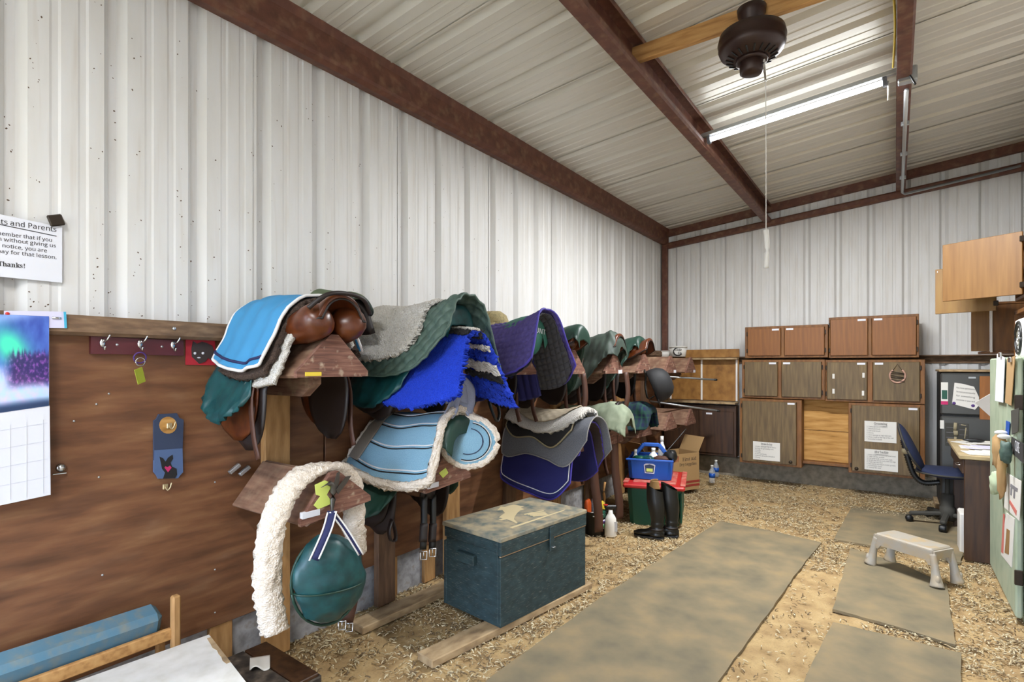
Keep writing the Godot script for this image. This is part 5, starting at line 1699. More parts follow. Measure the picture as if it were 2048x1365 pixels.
			text(o, "Co", at + Vector3(0, 0.022, 0) + dd * (e[2] * 1.26) + xx * 0.0, xx, Vector3.UP, 0.03, M.ink, 0.04, "Droid Serif", 700)

# ---------- desk side ----------
func desk_side() -> void:
	# open overhead cupboard
	var o := thing("overhead_cupboard", "open oak cupboard high on the wall above the green locker", "cupboard", Vector3(3.3, 1.9, -5.3))
	for e in [[Vector3(3.38, 2.33, -5.1), Vector3(0.22, 0.02, 1.3)], [Vector3(3.38, 1.91, -5.1), Vector3(0.22, 0.025, 1.3)], [Vector3(3.38, 2.12, -5.1), Vector3(0.2, 0.018, 1.3)], [Vector3(3.38, 2.12, -5.74), Vector3(0.22, 0.42, 0.02)], [Vector3(3.48, 2.12, -5.1), Vector3(0.012, 0.42, 1.3)]]:
		var s := S()
		box(s, e[0], e[1], 0.003)
		put("shelf_panel", s, M.cabinet_frame, o)
	# its two doors, swung open across the back wall
	var s := S()
	var da := PZ(1886, 491, -5.62)
	var db := PZ(2046, 478, -5.3)
	T = Transform3D(Basis.IDENTITY, Vector3.ZERO)
	for e in [[[1886, 491], [2046, 478], [1886, 604], -5.45, -5.2, M.oak_door], [[1871, 540], [1993, 530], [1871, 629], -5.75, -5.62, M.oak_door_pale]]:
		var a := PZ(e[0][0], e[0][1], e[3])
		var b := PZ(e[1][0], e[1][1], e[4])
		var c := PZ(e[2][0], e[2][1], e[3])
		var h := a.y - c.y
		s = S()
		bar(s, Vector3(a.x, a.y - h * 0.5, a.z), Vector3(b.x, a.y - h * 0.5, b.z), 0.018, h, Vector3.UP, 0.003)
		var d := put("door", s, e[5], o)
		s = S()
		box(s, Vector3(a.x + 0.035, a.y - 0.02, a.z + 0.013), Vector3(0.05, 0.014, 0.003), 0.0)
		put("paper_tag", s, M.paper_white, d)
		for k in [0.12, 0.85]:
			s = S()
			box(s, Vector3(b.x - 0.005, a.y - h * k, b.z + 0.014), Vector3(0.03, 0.04, 0.015), 0.003)
			put("hinge", s, M.dark_bronze, d)
	# lower open cupboard with shelves under it
	o = thing("corner_cupboard", "brown corner cupboard with a white framed side above the fridge", "cupboard", Vector3(3.3, 1.5, -6.3))
	var cx := PZ(1985, 650, -6.2).x
	s = S()
	box(s, Vector3(cx + 0.1, 1.72, -6.15), Vector3(0.22, 0.42, 0.02), 0.003)
	put("face", s, M.cabinet_frame, o)
	s = S()
	box(s, Vector3(cx - 0.09, 1.72, -6.1), Vector3(0.12, 0.4, 0.016), 0.003)
	put("door", s, M.oak_door, o)
	s = S()
	box(s, Vector3(cx - 0.02, 1.72, -6.09), Vector3(0.014, 0.42, 0.02), 0.001)
	put("white_edge", s, M.white_paint, o)
	for y in [1.93, 1.51]:
		s = S()
		box(s, Vector3(cx + 0.1, y, -6.25), Vector3(0.36, 0.02, 0.24), 0.003)
		put("shelf", s, M.cabinet_frame, o)
	o = thing("wall_shelf", "dark walnut shelf unit over the green locker", "shelf", Vector3(3.4, 1.5, -4.9))
	for e in [[Vector3(3.36, 1.79, -4.75), Vector3(0.26, 0.03, 1.5)], [Vector3(3.36, 1.63, -5.48), Vector3(0.26, 0.34, 0.03)], [Vector3(3.475, 1.63, -4.75), Vector3(0.015, 0.34, 1.5)]]:
		s = S()
		box(s, e[0], e[1], 0.003)
		put("shelf_panel", s, M.cabinet_frame, o)
	# fridge
	var zf := -6.25
	var l := PZ(1881, 760, zf).x
	var r := PZ(1966, 760, zf).x
	var rr := r + 0.12
	o = thing("refrigerator", "charcoal two door refrigerator covered with notes", "refrigerator", Vector3((l + rr) * 0.5, 0.1, zf - 0.25))
	s = S()
	box(s, Vector3((l + rr) * 0.5, 0.72, zf - 0.3), Vector3(rr - l, 1.24, 0.52), 0.01)
	put("cabinet", s, M.black_plastic, o)
	for e in [[1.33, 0.955], [0.94, 0.12]]:
		s = S()
		box(s, Vector3((l + rr) * 0.5, (e[0] + e[1]) * 0.5, zf - 0.015), Vector3(rr - l, e[0] - e[1], 0.05), 0.012)
		put("door", s, M.fridge_steel, o)
	s = S()
	box(s, Vector3((l + rr) * 0.5, 1.35, zf - 0.28), Vector3(rr - l + 0.02, 0.02, 0.58), 0.004)
	put("top_board", s, M.plank_dusty, o)
	s = S()
	box(s, Vector3(PZ(1944, 760, zf).x, 1.29, zf + 0.012), Vector3(0.05, 0.016, 0.004), 0.001)
	put("badge", s, M.zinc, o)
	var pallet := thing("fridge_platform", "dusty low plywood platform under the refrigerator", "platform", Vector3((l + rr) * 0.5, 0.06, zf))
	for k in 2:
		s = S()
		box(s, Vector3((l + rr) * 0.5, 0.08 + 0.0 * k, zf - 0.12 - 0.3 * k), Vector3(rr - l + 0.06, 0.03, 0.28), 0.003)
		put("board", s, M.plank_dusty, pallet)
	# notes on the fridge
	var n := thing("fridge_note", "torn white note with round purple magnets on the refrigerator", "note", PZ(1930, 800, zf + 0.012))
	s = S()
	var q := []
	for e in [[1909, 766], [1925, 768], [1948, 774], [1958, 795], [1957, 812], [1950, 820], [1930, 815], [1904, 808]]:
		var p := PZ(e[0], e[1], zf + 0.013)
		q.append(Vector2(p.x, p.y))
	prism(s, q, Vector3.RIGHT, Vector3.UP, Vector3(0, 0, zf + 0.013), 0.002)
	put("sheet", s, M.paper, n)
	var pa := PZ(1912, 777, zf + 0.0146)
	for i in 4: text(n, ["You have permission", "That means you are responsible", "for something", "someone or your tack"][i], PZ(1912, 778 + i * 8, zf + 0.0146), Vector3(1, -0.12, 0), Vector3(0.12, 1, 0), 0.014, M.ink, 0.13)
	for e in [[1908, 807], [1946, 812]]:
		s = S(true)
		blob(s, PZ(e[0], e[1], zf + 0.016), Vector3(0.013, 0.013, 0.004), 6)
		put("magnet", s, M.label_purple, n)
	for e in [["fridge_tag", "small hanging tag with a pink strip on the refrigerator", [1882, 765], [1896, 810]], ["fridge_card", "small white card on the lower refrigerator door", [1880, 841], [1888, 858]]]:
		var a := PZ(e[2][0], e[2][1], zf + 0.013)
		var b := PZ(e[3][0], e[3][1], zf + 0.013)
		n = thing(e[0], e[1], "note", (a + b) * 0.5)
		s = S()
		box(s, (a + b) * 0.5, Vector3(absf(b.x - a.x), absf(b.y - a.y), 0.003), 0.0)
		put("card", s, M.paper, n)
		if e[0] == "fridge_tag":
			s = S()
			box(s, Vector3((a.x + b.x) * 0.5, b.y + 0.016, a.z + 0.002), Vector3(b.x - a.x, 0.03, 0.002), 0.0)
			put("pink_strip", s, M.pink_print, n)
			s = S()
			box(s, Vector3((a.x + b.x) * 0.5, b.y + 0.09, a.z + 0.002), Vector3(b.x - a.x - 0.01, 0.08, 0.002), 0.0)
			put("photo", s, M.tote_green, n)
	# anatomy poster on the lower door
	n = thing("leg_diagram", "dark printed diagram of leg bones on the lower refrigerator door", "poster", PZ(1915, 870, zf + 0.013))
	var ga := PZ(1890, 846, zf + 0.013)
	var gb := PZ(1938, 895, zf + 0.013)
	s = S()
	box(s, (ga + gb) * 0.5, Vector3(gb.x - ga.x, ga.y - gb.y, 0.002), 0.0)
	put("sheet", s, M.dusty_black, n)
	for e in [[[1911, 846], [1910, 862], 0.012], [[1911, 862], [1912, 872], 0.016], [[1911, 874], [1909, 892], 0.009], [[1922, 850], [1932, 852], 0.005], [[1932, 856], [1928, 888], 0.004]]:
		s = S(true)
		tube(s, [PZ(e[0][0], e[0][1], zf + 0.0155), PZ(e[1][0], e[1][1], zf + 0.0155)], e[2], 8, 0.2, Vector3.BACK)
		put("printed_bone", s, M.tan_trim, n)
	for k in 8:
		s = S()
		var bl := PZ(1892 if k % 2 else 1918, 850 + k * 5, zf + 0.015)
		box(s, bl + Vector3(0.03, 0, 0), Vector3(0.055, 0.003, 0.001), 0.0)
		put("printed_line", s, M.grey_ink, n)
	# desk
	var dz := -5.02
	var dl := PZ(1928, 920, dz).x
	var dk := thing("desk", "dark walnut desk with a dusty pale top", "desk", Vector3(dl + 0.25, 0, -5.4))
	s = S()
	box(s, Vector3(dl + 0.28, 0.37, dz), Vector3(0.56, 0.72, 0.03), 0.004)
	put("end_panel", s, M.dark_walnut, dk)
	s = S()
	box(s, Vector3(dl + 0.3, 0.37, -6.02), Vector3(0.58, 0.72, 0.03), 0.004)
	put("end_panel", s, M.dark_walnut, dk)
	s = S()
	box(s, Vector3(dl + 0.27, 0.745, -5.52), Vector3(0.6, 0.03, 1.06), 0.005)
	put("top", s, M.desk_top, dk)
	s = S()
	box(s, Vector3(dl + 0.0, 0.67, -5.52), Vector3(0.02, 0.1, 0.96), 0.003)
	var dr := put("drawer_front", s, M.dark_walnut, dk)
	s = S(true)
	tube(s, curve([Vector3(dl - 0.012, 0.68, -5.16), Vector3(dl - 0.035, 0.675, -5.15), Vector3(dl - 0.035, 0.675, -5.08), Vector3(dl - 0.012, 0.68, -5.07)], 8), 0.005, 6)
	put("handle", s, M.chrome, dr)
	s = S()
	box(s, Vector3(dl + 0.55, 0.4, -5.52), Vector3(0.02, 0.6, 0.96), 0.003)
	put("modesty_panel", s, M.dark_walnut, dk)
	# papers on the desk
	var pn := ["loose white papers spread on the desk corner", "stack of purple edged papers on the desk", "white leaflet lying on the desk by the fridge"]
	for k in 3:
		o = thing("paper_stack", pn[k], "papers", Vector3(dl + 0.15, 0.762, -5.2 - 0.3 * k))
		for j in 4:
			s = S()
			T = Transform3D(Basis(Vector3.UP, 0.2 * k + R.randf_range(-0.25, 0.25)), Vector3(dl + 0.14 + 0.03 * j, 0.7625 + 0.0035 * j, -5.15 - 0.32 * k))
			box(s, Vector3.ZERO, Vector3(0.26, 0.003, 0.2), 0.0005)
			put("sheet", s, M.paper_lilac if k == 1 and j % 2 else M.paper, o)
			T = Transform3D.IDENTITY
	s = S(true)
	blob(s, Vector3(dl + 0.12, 0.79, -5.75), Vector3(0.07, 0.015, 0.025), 8, 0.2)
	one("pencil_pouch", "small dark pencil pouch lying on the desk papers", "pouch", s, M.black_plastic)
	s = S()
	T = Transform3D(Basis.IDENTITY, Vector3(dl - 0.05, 0.0, -5.3))
	box(s, Vector3(0.1, 0.15, 0), Vector3(0.12, 0.3, 0.2), 0.01)
	o = one("plastic_drawer_box", "small pale plastic drawer box under the desk edge", "storage box", s, M.paper)
	T = Transform3D.IDENTITY
	s = S()
	box(s, Vector3(dl + 0.32, 1.13, -5.9), Vector3(0.3, 0.36, 0.02), 0.003)
	one("desk_hutch_door", "walnut hutch door standing behind the locker", "door panel", s, M.cabinet_walnut)
	s = S()
	T = Transform3D(Basis.from_euler(Vector3(0.4, 0.2, 0.75)), Vector3(dl + 0.27, 1.12, -5.6))
	box(s, Vector3.ZERO, Vector3(0.26, 0.2, 0.004), 0.001)
	one("white_folder", "white folder leaning at an angle beside the locker", "folder", s, M.paper)
	T = Transform3D.IDENTITY
	# green locker
	var la := PY(1980, 1136, 0.0)
	var lb := PY(2046, 1250, 0.0)
	var lx := (la.x + lb.x) * 0.5
	var lt := 1.45
	o = thing("metal_locker", "pale green metal locker covered with stickers", "locker", Vector3(lx + 0.22, 0, (la.z + lb.z) * 0.5))
	s = S()
	box(s, Vector3(lx + 0.22, lt * 0.5, (la.z + lb.z) * 0.5), Vector3(0.4, lt, absf(lb.z - la.z)), 0.006)
	put("cabinet", s, M.locker_green, o)
	s = S()
	box(s, Vector3(lx + 0.0, lt * 0.5 + 0.01, (la.z + lb.z) * 0.5), Vector3(0.03, lt - 0.03, absf(lb.z - la.z) - 0.012), 0.008)
	var ld := put("door", s, M.locker_green, o)
	for y in [0.25, 1.2]:
		s = S()
		box(s, Vector3(lx - 0.004, y, lb.z + 0.006), Vector3(0.035, 0.08, 0.016), 0.003)
		put("hinge", s, M.dark_bronze, ld)
	s = S()
	box(s, Vector3(lx + 0.25, lt * 0.4, lb.z + 0.12), Vector3(0.38, lt * 0.8, 0.12), 0.004)
	one("brown_post", "dark brown steel post beside the green locker", "post", s, M.red_oxide_steel)
	# stickers and papers on the locker
	var stick := func(called: String, label: String, cat: String, q2: Array, m: Material, dx: float) -> Node3D:
		var th := thing(called, label, cat, PX(q2[0][0], q2[0][1], lx - 0.018))
		var poly := []
		for e in q2:
			var p := PX(e[0], e[1], lx - 0.018)
			poly.append(Vector2(p.z, p.y))
		var k := S()
		prism(k, poly, Vector3(0, 0, 1), Vector3(0, 1, 0), Vector3(lx - 0.017 - dx, 0, 0), 0.003)
		put("sheet", k, m, th)
		return th
	var k1 = stick.call("sticker", "black sticker with white letters CURE on the locker", "sticker", [[2023, 874], [2046, 888], [2046, 927], [2021, 904]], M.ink, 0.0)
	text(k1, "CURE", PX(2030, 908, lx - 0.0205), Vector3(0, 0.0, 1), Vector3.UP, 0.055, M.paper_white, 0.125)
	var post := [stick.call("poster", "faded poster of a grey bench on the locker", "poster", [[2013, 946], [2042, 963], [2038, 1042], [2008, 1015]], M.paper, 0.0), stick.call("poster", "faded poster with orange tools low on the locker", "poster", [[2012, 1026], [2029, 1038], [2023, 1136], [2002, 1110]], M.paper, 0.0)]
	for e in [[0, "printed_bench", [[2022, 968], [2036, 978], [2035, 985], [2021, 974]], M.grey_ink], [0, "printed_bench_leg", [[2022, 975], [2025, 977], [2024, 992], [2021, 990]], M.grey_ink], [0, "printed_bench_leg", [[2028, 980], [2031, 982], [2030, 998], [2027, 996]], M.grey_ink], [0, "printed_tool", [[2020, 1000], [2034, 1022], [2033, 1032], [2019, 1006]], M.faded_red], [1, "printed_tool", [[2014, 1058], [2020, 1062], [2018, 1110], [2010, 1106]], M.tan_leather], [1, "printed_bar", [[2007, 1028], [2010, 1030], [2007, 1108], [2003, 1105]], M.faded_red]]:
		var poly := []
		for g in e[2]:
			var p := PX(g[0], g[1], lx - 0.018)
			poly.append(Vector2(p.z, p.y))
		var kk := S()
		prism(kk, poly, Vector3(0, 0, 1), Vector3(0, 1, 0), Vector3(lx - 0.019, 0, 0), 0.002)
		put(e[1], kk, e[3], post[e[0]])
	stick.call("photo_card", "framed grey photo card on the locker", "photo", [[2024, 822], [2040, 816], [2038, 864], [2025, 870]], M.dusty_black, 0.004)
	stick.call("blue_card", "blue and white card on the locker edge", "card", [[2014, 842], [2021, 845], [2019, 872], [2013, 865]], M.caddy_blue, 0.004)
	# clipboards and hanging bags
	for e in [["clipboard", "clipboard with curled white papers hanging on the locker", [[2000, 708], [2016, 716], [2012, 806], [1996, 802]], M.paper_white, 0.014], ["clipboard", "brown clipboard hanging behind the curled papers", [[2018, 718], [2034, 712], [2026, 812], [2014, 806]], M.cardboard, 0.008]]:
		var th = stick.call(e[0], e[1], "clipboard", e[2], e[3], e[4])
		s = S()
		box(s, PX(e[2][0][0] + 8, e[2][0][1] + 2, lx - 0.02) - Vector3(e[4] + 0.004, 0, 0), Vector3(0.012, 0.03, 0.06), 0.003)
		put("clip", s, M.chrome, th)
	var bags := [["hanging_bag", "crumpled tan paper bag hanging from the locker handle", [2000, 905], Vector3(0.035, 0.11, 0.05), M.cardboard], ["hanging_bag", "small green pouch hanging from the locker handle", [2012, 905], Vector3(0.025, 0.06, 0.03), M.quilt_green], ["rolled_paper", "rolled green and white leaflet hanging low on the locker", [1992, 965], Vector3(0.03, 0.07, 0.05), M.paper_green], ["hanging_rag", "long tan rag hanging on the locker edge", [2003, 950], Vector3(0.02, 0.12, 0.03), M.cardboard]]
	for e in bags:
		s = S(true)
		blob(s, PX(e[2][0], e[2][1], lx - 0.05), e[3], 10, 0.35, 0.8)
		one(e[0], e[1], "bag" if e[0] == "hanging_bag" else "paper" if e[0] == "rolled_paper" else "rag", s, e[4])
	o = thing("hook_rack", "double white hook on the locker door edge", "hook", PX(2004, 870, lx - 0.03))
	for k in 2:
		s = S(true)
		blob(s, PX(2002 + k * 6, 866 + k * 8, lx - 0.05), Vector3(0.03, 0.014, 0.014), 8)
		put("hook", s, M.white_paint, o)
	# white framed desk fan on the locker
	var fp := Vector3(lx + 0.12, lt + 0.12, (la.z + lb.z) * 0.5 - 0.1)
	o = thing("box_fan", "white framed fan with a black grille standing on the locker", "fan", Vector3(fp.x, lt, fp.z))
	s = S()
	box(s, fp, Vector3(0.08, 0.24, 0.28), 0.01)
	put("frame", s, M.white_paint, o)
	for k in 4:
		s = S(true)
		var rad := 0.1 - k * 0.026
		tube(s, range(0, 25).map(func(i: int) -> Vector3: return fp + Vector3(-0.044, sin(i * TAU / 24.0) * rad, cos(i * TAU / 24.0) * rad)), 0.007 if k == 0 else 0.004, 6)
		put("grille_ring", s, M.black_plastic if k < 2 else M.chrome, o)
	# office chair
	var cb := PY(1898, 1062, 0.013)
	cb = Vector3(PY(1895, 1050, 0.02).x, 0.013, PY(1895, 1050, 0.02).z)
	o = thing("office_chair", "navy blue swivel office chair with a ribbed back stem", "chair", cb)
	T = Transform3D(Basis.IDENTITY, cb)
	for k in 5:
		var a := deg_to_rad(100.0 + 72.0 * k)
		var d := Vector3(cos(a), 0, sin(a))
		s = S()
		bar(s, d * 0.03 + Vector3(0, 0.1, 0), d * 0.27 + Vector3(0, 0.075, 0), 0.045, 0.035, Vector3.UP, 0.012)
		var leg := put("base_leg", s, M.dusty_black, o)
		s = S(true)
		var keep := T
		T = T * Transform3D(Basis(Vector3.UP, -a), d * 0.27 + Vector3(0, 0.03, 0))
		T = T * Transform3D(Basis(Vector3.RIGHT, PI / 2), Vector3.ZERO)
		lathe(s, [Vector2(0, -0.025), Vector2(0.026, -0.025), Vector2(0.03, -0.015), Vector2(0.03, 0.015), Vector2(0.026, 0.025), Vector2(0, 0.025)], 14)
		T = keep
		put("caster", s, M.black_plastic, leg)
	s = S(true)
	lathe(s, [Vector2(0, 0.05), Vector2(0.055, 0.05), Vector2(0.055, 0.16), Vector2(0.045, 0.165), Vector2(0.045, 0.27), Vector2(0.03, 0.275), Vector2(0.018, 0.28), Vector2(0.018, 0.42), Vector2(0, 0.42)], 18)
	put("gas_column", s, M.dusty_black, o)
	s = S(true)
	surf(s, 28, 12, func(u: float, v: float) -> Vector3:
		var a := u * TAU
		var b := (v - 0.5) * PI
		return Vector3(cos(a) * sgp(cos(b), 0.6) * 0.22, 0.465 + sgp(sin(b), 0.7) * 0.035 + 0.012 * cos(a * 2.0) * cos(b), sin(a) * sgp(cos(b), 0.6) * 0.21), true)
	put("seat", s, M.chair_blue, o)
	s = S(true)
	tube(s, range(0, 29).map(func(i: int) -> Vector3: return Vector3(cos(i * TAU / 28.0) * 0.222, 0.455, sin(i * TAU / 28.0) * 0.212)), 0.008, 6)
	put("seat_piping", s, M.dusty_black, o)
	T = Transform3D.IDENTITY
	var stem := curve([PZ(1880, 965, cb.z), PZ(1848, 966, cb.z), PZ(1828, 950, cb.z), PZ(1815, 915, cb.z), PZ(1806, 880, cb.z)], 60)
	s = S(true)
	tube(s, stem, range(0, 61).map(func(i: int) -> float: return 0.026 if i % 2 else 0.019), 10)
	put("ribbed_stem", s, M.black_plastic, o)
	var bk := PZ(1822, 895, cb.z)
	s = S(true)
	T = Transform3D(Basis.from_euler(Vector3(0, 0, 0.42)), bk)
	surf(s, 28, 14, func(u: float, v: float) -> Vector3:
		var a := u * TAU
		var b := (v - 0.5) * PI
		return Vector3(0.035 * sin(b) - 0.03 * pow(cos(a) * cos(b), 2.0), sin(a) * sgp(cos(b), 0.6) * 0.225, cos(a) * sgp(cos(b), 0.6) * 0.19), true)
	put("backrest", s, M.chair_blue, o)
	s = S(true)
	tube(s, range(0, 29).map(func(i: int) -> Vector3: return Vector3(-0.028 * pow(cos(i * TAU / 28.0), 2.0), sin(i * TAU / 28.0) * 0.227, cos(i * TAU / 28.0) * 0.192)), 0.008, 6)
	put("back_piping", s, M.dusty_black, o)
	s = S(true)
	blob(s, Vector3(-0.05, -0.02, 0.0), Vector3(0.03, 0.035, 0.03), 8)
	put("back_knob", s, M.tan_trim, o)
	T = Transform3D.IDENTITY
	step_stool()
func step_stool() -> void:
	var a := PY(1742, 1130, 0.012)
	var b := PY(1872, 1176, 0.012)
	var c := PY(1908, 1158, 0.012)
	var ex := (b - a).normalized()
	var ez := Vector3.UP.cross(ex)
	if ez.dot(c - b) > 0: ez = -ez
	var L := a.distance_to(b) + 0.03
	var D := 0.2
	var o := thing("step_stool", "dusty grey plastic step stool with four splayed feet", "step stool", (a + c) * 0.5)
	var org := (a + b) * 0.5 - ez * D * 0.5
	T = Transform3D(Basis(ex, Vector3.UP, ex.cross(Vector3.UP)), Vector3(org.x, 0.014, org.z))
	var H := 0.225
	var s := S()
	box(s, Vector3(0, H - 0.012, 0), Vector3(L * 0.82, 0.03, D * 0.94), 0.012)
	put("step_top", s, M.stool_plastic, o)
	for k in [-1, 1]:
		s = S()
		prism(s, [Vector2(-L * 0.41, H - 0.01), Vector2(L * 0.41, H - 0.01), Vector2(L * 0.43, H - 0.05), Vector2(L * 0.46, H - 0.1), Vector2(L * 0.36, H - 0.1), Vector2(L * 0.32, H - 0.075), Vector2(-L * 0.32, H - 0.075), Vector2(-L * 0.36, H - 0.1), Vector2(-L * 0.46, H - 0.1), Vector2(-L * 0.43, H - 0.05)], Vector3.RIGHT, Vector3.UP, Vector3(0, 0, k * D * 0.455), 0.014)
		put("apron", s, M.stool_plastic, o)
		s = S()
		prism(s, [Vector2(-D * 0.45, H - 0.01), Vector2(D * 0.45, H - 0.01), Vector2(D * 0.47, H - 0.1), Vector2(D * 0.3, H - 0.1), Vector2(D * 0.22, H - 0.06), Vector2(-D * 0.22, H - 0.06), Vector2(-D * 0.3, H - 0.1), Vector2(-D * 0.47, H - 0.1)], Vector3(0, 0, 1), Vector3.UP, Vector3(k * L * 0.425, 0, 0), 0.014)
		put("end_apron", s, M.stool_plastic, o)
		for j in [-1, 1]:
			s = S(true)
			tube(s, curve([Vector3(k * L * 0.4, H - 0.03, j * D * 0.42), Vector3(k * L * 0.43, H * 0.6, j * D * 0.44), Vector3(k * L * 0.455, H * 0.3, j * D * 0.46), Vector3(k * L * 0.48, 0.004, j * D * 0.5)], 12), [0.02, 0.02, 0.021, 0.021, 0.021, 0.022, 0.023, 0.024, 0.026, 0.029, 0.033, 0.037, 0.04], 14, 0.9, Vector3(0, 0, 1))
			var leg := put("leg", s, M.stool_plastic, o)
			s = S(true)
			blob(s, Vector3(k * (L * 0.47 + 0.014), 0.045, j * (D * 0.48 + 0.012)), Vector3(0.014, 0.03, 0.014), 8)
			put("foot_pad", s, M.stool_plastic, leg)
	T = Transform3D.IDENTITY

# ---------- overhead ----------
func ceiling_things() -> void:
	# wooden beam and the fan motor under it
	var zb := -3.0
	var y := 3.215
	var s := S()
	box(s, Vector3(1.9, y, zb), Vector3(1.32, 0.09, 0.04), 0.004)
	one("fan_beam", "yellow pine board fixed between two roof purlins", "beam", s, M.pine_x)
	var c := PZ(1507, 60, zb)
	var o := thing("ceiling_fan", "bronze ceiling fan motor without blades under the pine board", "ceiling fan", Vector3(c.x, y - 0.3, zb))
	T = Transform3D(Basis.IDENTITY, Vector3(c.x, y + 0.005, zb + 0.045))
	s = S(true)
	lathe(s, [Vector2(0, -0.1), Vector2(0.025, -0.1), Vector2(0.03, -0.09), Vector2(0.045, -0.07), Vector2(0.066, -0.03), Vector2(0.07, 0.0), Vector2(0, 0)], 28)
	put("canopy", s, M.fan_bronze, o)
	s = S(true)
	lathe(s, [Vector2(0, -0.26), Vector2(0.085, -0.26), Vector2(0.12, -0.245), Vector2(0.15, -0.22), Vector2(0.16, -0.195), Vector2(0.157, -0.19), Vector2(0.163, -0.165), Vector2(0.155, -0.13), Vector2(0.12, -0.112), Vector2(0.06, -0.104), Vector2(0.0, -0.1)], 40)
	put("motor_housing", s, M.fan_bronze, o)
	for k in 20:
		s = S()
		var an := k * TAU / 20.0
		var keep := T
		T = T * Transform3D(Basis(Vector3.UP, an), Vector3.ZERO)
		bar(s, Vector3(0.088, -0.262, 0), Vector3(0.125, -0.246, 0), 0.008, 0.006, Vector3.UP, 0.002)
		T = keep
		put("vent_rib", s, M.black_plastic, o)
	s = S(true)
	lathe(s, [Vector2(0.055, -0.275), Vector2(0.075, -0.275), Vector2(0.078, -0.26), Vector2(0.055, -0.258)], 28)
	put("collar", s, M.fan_bronze, o)
	s = S(true)
	lathe(s, [Vector2(0, -0.335), Vector2(0.045, -0.335), Vector2(0.056, -0.325), Vector2(0.058, -0.28), Vector2(0.05, -0.26), Vector2(0, -0.26)], 28)
	put("switch_cup", s, M.fan_bronze, o)
	T = Transform3D.IDENTITY
	s = S(true)
	var p0 := Vector3(c.x + 0.058, y - 0.3, zb + 0.07)
	var drop := 0.98
	tube(s, curve([p0, p0 + Vector3(0.012, -0.08, 0), p0 + Vector3(0.014, -drop, 0)], 14), 0.0022, 5)
	put("pull_string", s, M.paper, o)
	s = S(true)
	tube(s, curve([p0, p0 + Vector3(0.008, -0.05, 0), p0 + Vector3(0.012, -0.1, 0)], 8), 0.005, 6)
	put("chain", s, M.chrome, o)
	s = S(true)
	tube(s, curve([p0 + Vector3(0.014, -drop + 0.14, 0), p0 + Vector3(0.02, -drop + 0.05, 0.005), p0 + Vector3(0.014, -drop - 0.05, 0)], 8), 0.012, 8)
	put("string_knot", s, M.paper, o)
	# strip light between the purlins
	var a := PZ(1421, 279, -4.2)
	var b := PZ(1765, 166, -4.2)
	o = thing("strip_light", "lit bare tube strip light fixed between two purlins", "light", (a + b) * 0.5)
	var d := (b - a).normalized()
	s = S()
	bar(s, a - d * 0.07 + Vector3(0, 0.045, 0), b + d * 0.12 + Vector3(0, 0.045, 0), 0.035, 0.03, Vector3.UP, 0.004)
	put("batten", s, M.zinc, o)
	s = S(true)
	tube(s, [a, b], 0.017, 14)
	put("lit_tube", s, M.tube_glow, o)
	for e in [a - d * 0.012, b + d * 0.012]:
		s = S()
		bar(s, e - d * 0.013, e + d * 0.013, 0.036, 0.06, Vector3.UP, 0.004)
		put("end_socket", s, M.felt_grey, o)
	s = S()
	box(s, b + d * 0.13 + Vector3(0, -0.005, 0), Vector3(0.1, 0.09, 0.06), 0.006)
	put("junction_box", s, M.zinc, o)
	s = S(true)
	tube(s, curve([b + d * 0.1 + Vector3(0, 0.06, 0.03), b + d * 0.13 + Vector3(0, 0.0, 0.04), b + d * 0.17 + Vector3(0, -0.09, 0.03)], 10), 0.006, 6)
	put("flex", s, M.black_plastic, o)
	s = S(true)
	tube(s, [b + d * 0.03 + Vector3(0, -0.0, 0), b + d * 0.03 + Vector3(0, -0.12, 0)], 0.005, 6)
	put("pull_rod", s, M.white_paint, o)
	tube_light(a, b, "strip_light_glow", 13.0)
	# the same fitting in the next bay, behind the camera
	var a2 := Vector3(1.36, 3.1, 0.7)
	var b2 := Vector3(2.5, 3.1, 0.7)
	o = thing("strip_light", "second tube strip light in the bay by the barn door", "light", (a2 + b2) * 0.5)
	s = S()
	bar(s, a2 + Vector3(-0.07, 0.045, 0), b2 + Vector3(0.07, 0.045, 0), 0.035, 0.03, Vector3.UP, 0.004)
	put("batten", s, M.zinc, o)
	s = S(true)
	tube(s, [a2, b2], 0.017, 14)
	put("lit_tube", s, M.tube_glow, o)
	tube_light(a2, b2, "second_strip_light_glow", 7.5)
	# conduit down the third purlin and along the rafter
	s = S(true)
	var q := [PZ(1803, 160, -4.4), PZ(1797, 240, -5.1), PZ(1795, 300, -5.8), PZ(1793, 355, -6.5), PZ(1798, 378, -6.85), PZ(1830, 370, -6.87), PZ(2046, 322, -6.87)]
	for k in q.size(): q[k].z = minf(q[k].z, -4.4)
	o = thing("wiring_conduit", "grey conduit running along the purlin and the rafter", "conduit", q[3])
	tube(s, [Vector3(2.56, 3.17, -4.3), Vector3(2.56, 3.17, ZB + 0.14), Vector3(2.58, 3.16, ZB + 0.09), Vector3(3.46, 3.265, ZB + 0.085)], 0.013, 8)
	put("pipe", s, M.zinc, o)
	for z in [-4.9, -5.6, -6.3]:
		s = S()
		box(s, Vector3(2.56, 3.175, z), Vector3(0.05, 0.03, 0.02), 0.003)
		put("strap_clip", s, M.zinc, o)
	s = S(true)
	tube(s, curve([Vector3(2.49, 3.37, -2.6), Vector3(2.49, 3.34, -3.2), Vector3(2.5, 3.3, -3.7), Vector3(2.49, 3.25, -4.1)], 14), 0.006, 6)
	one("yellow_cable", "yellow cable running down to the strip light", "cable", s, M.yellow_plastic)

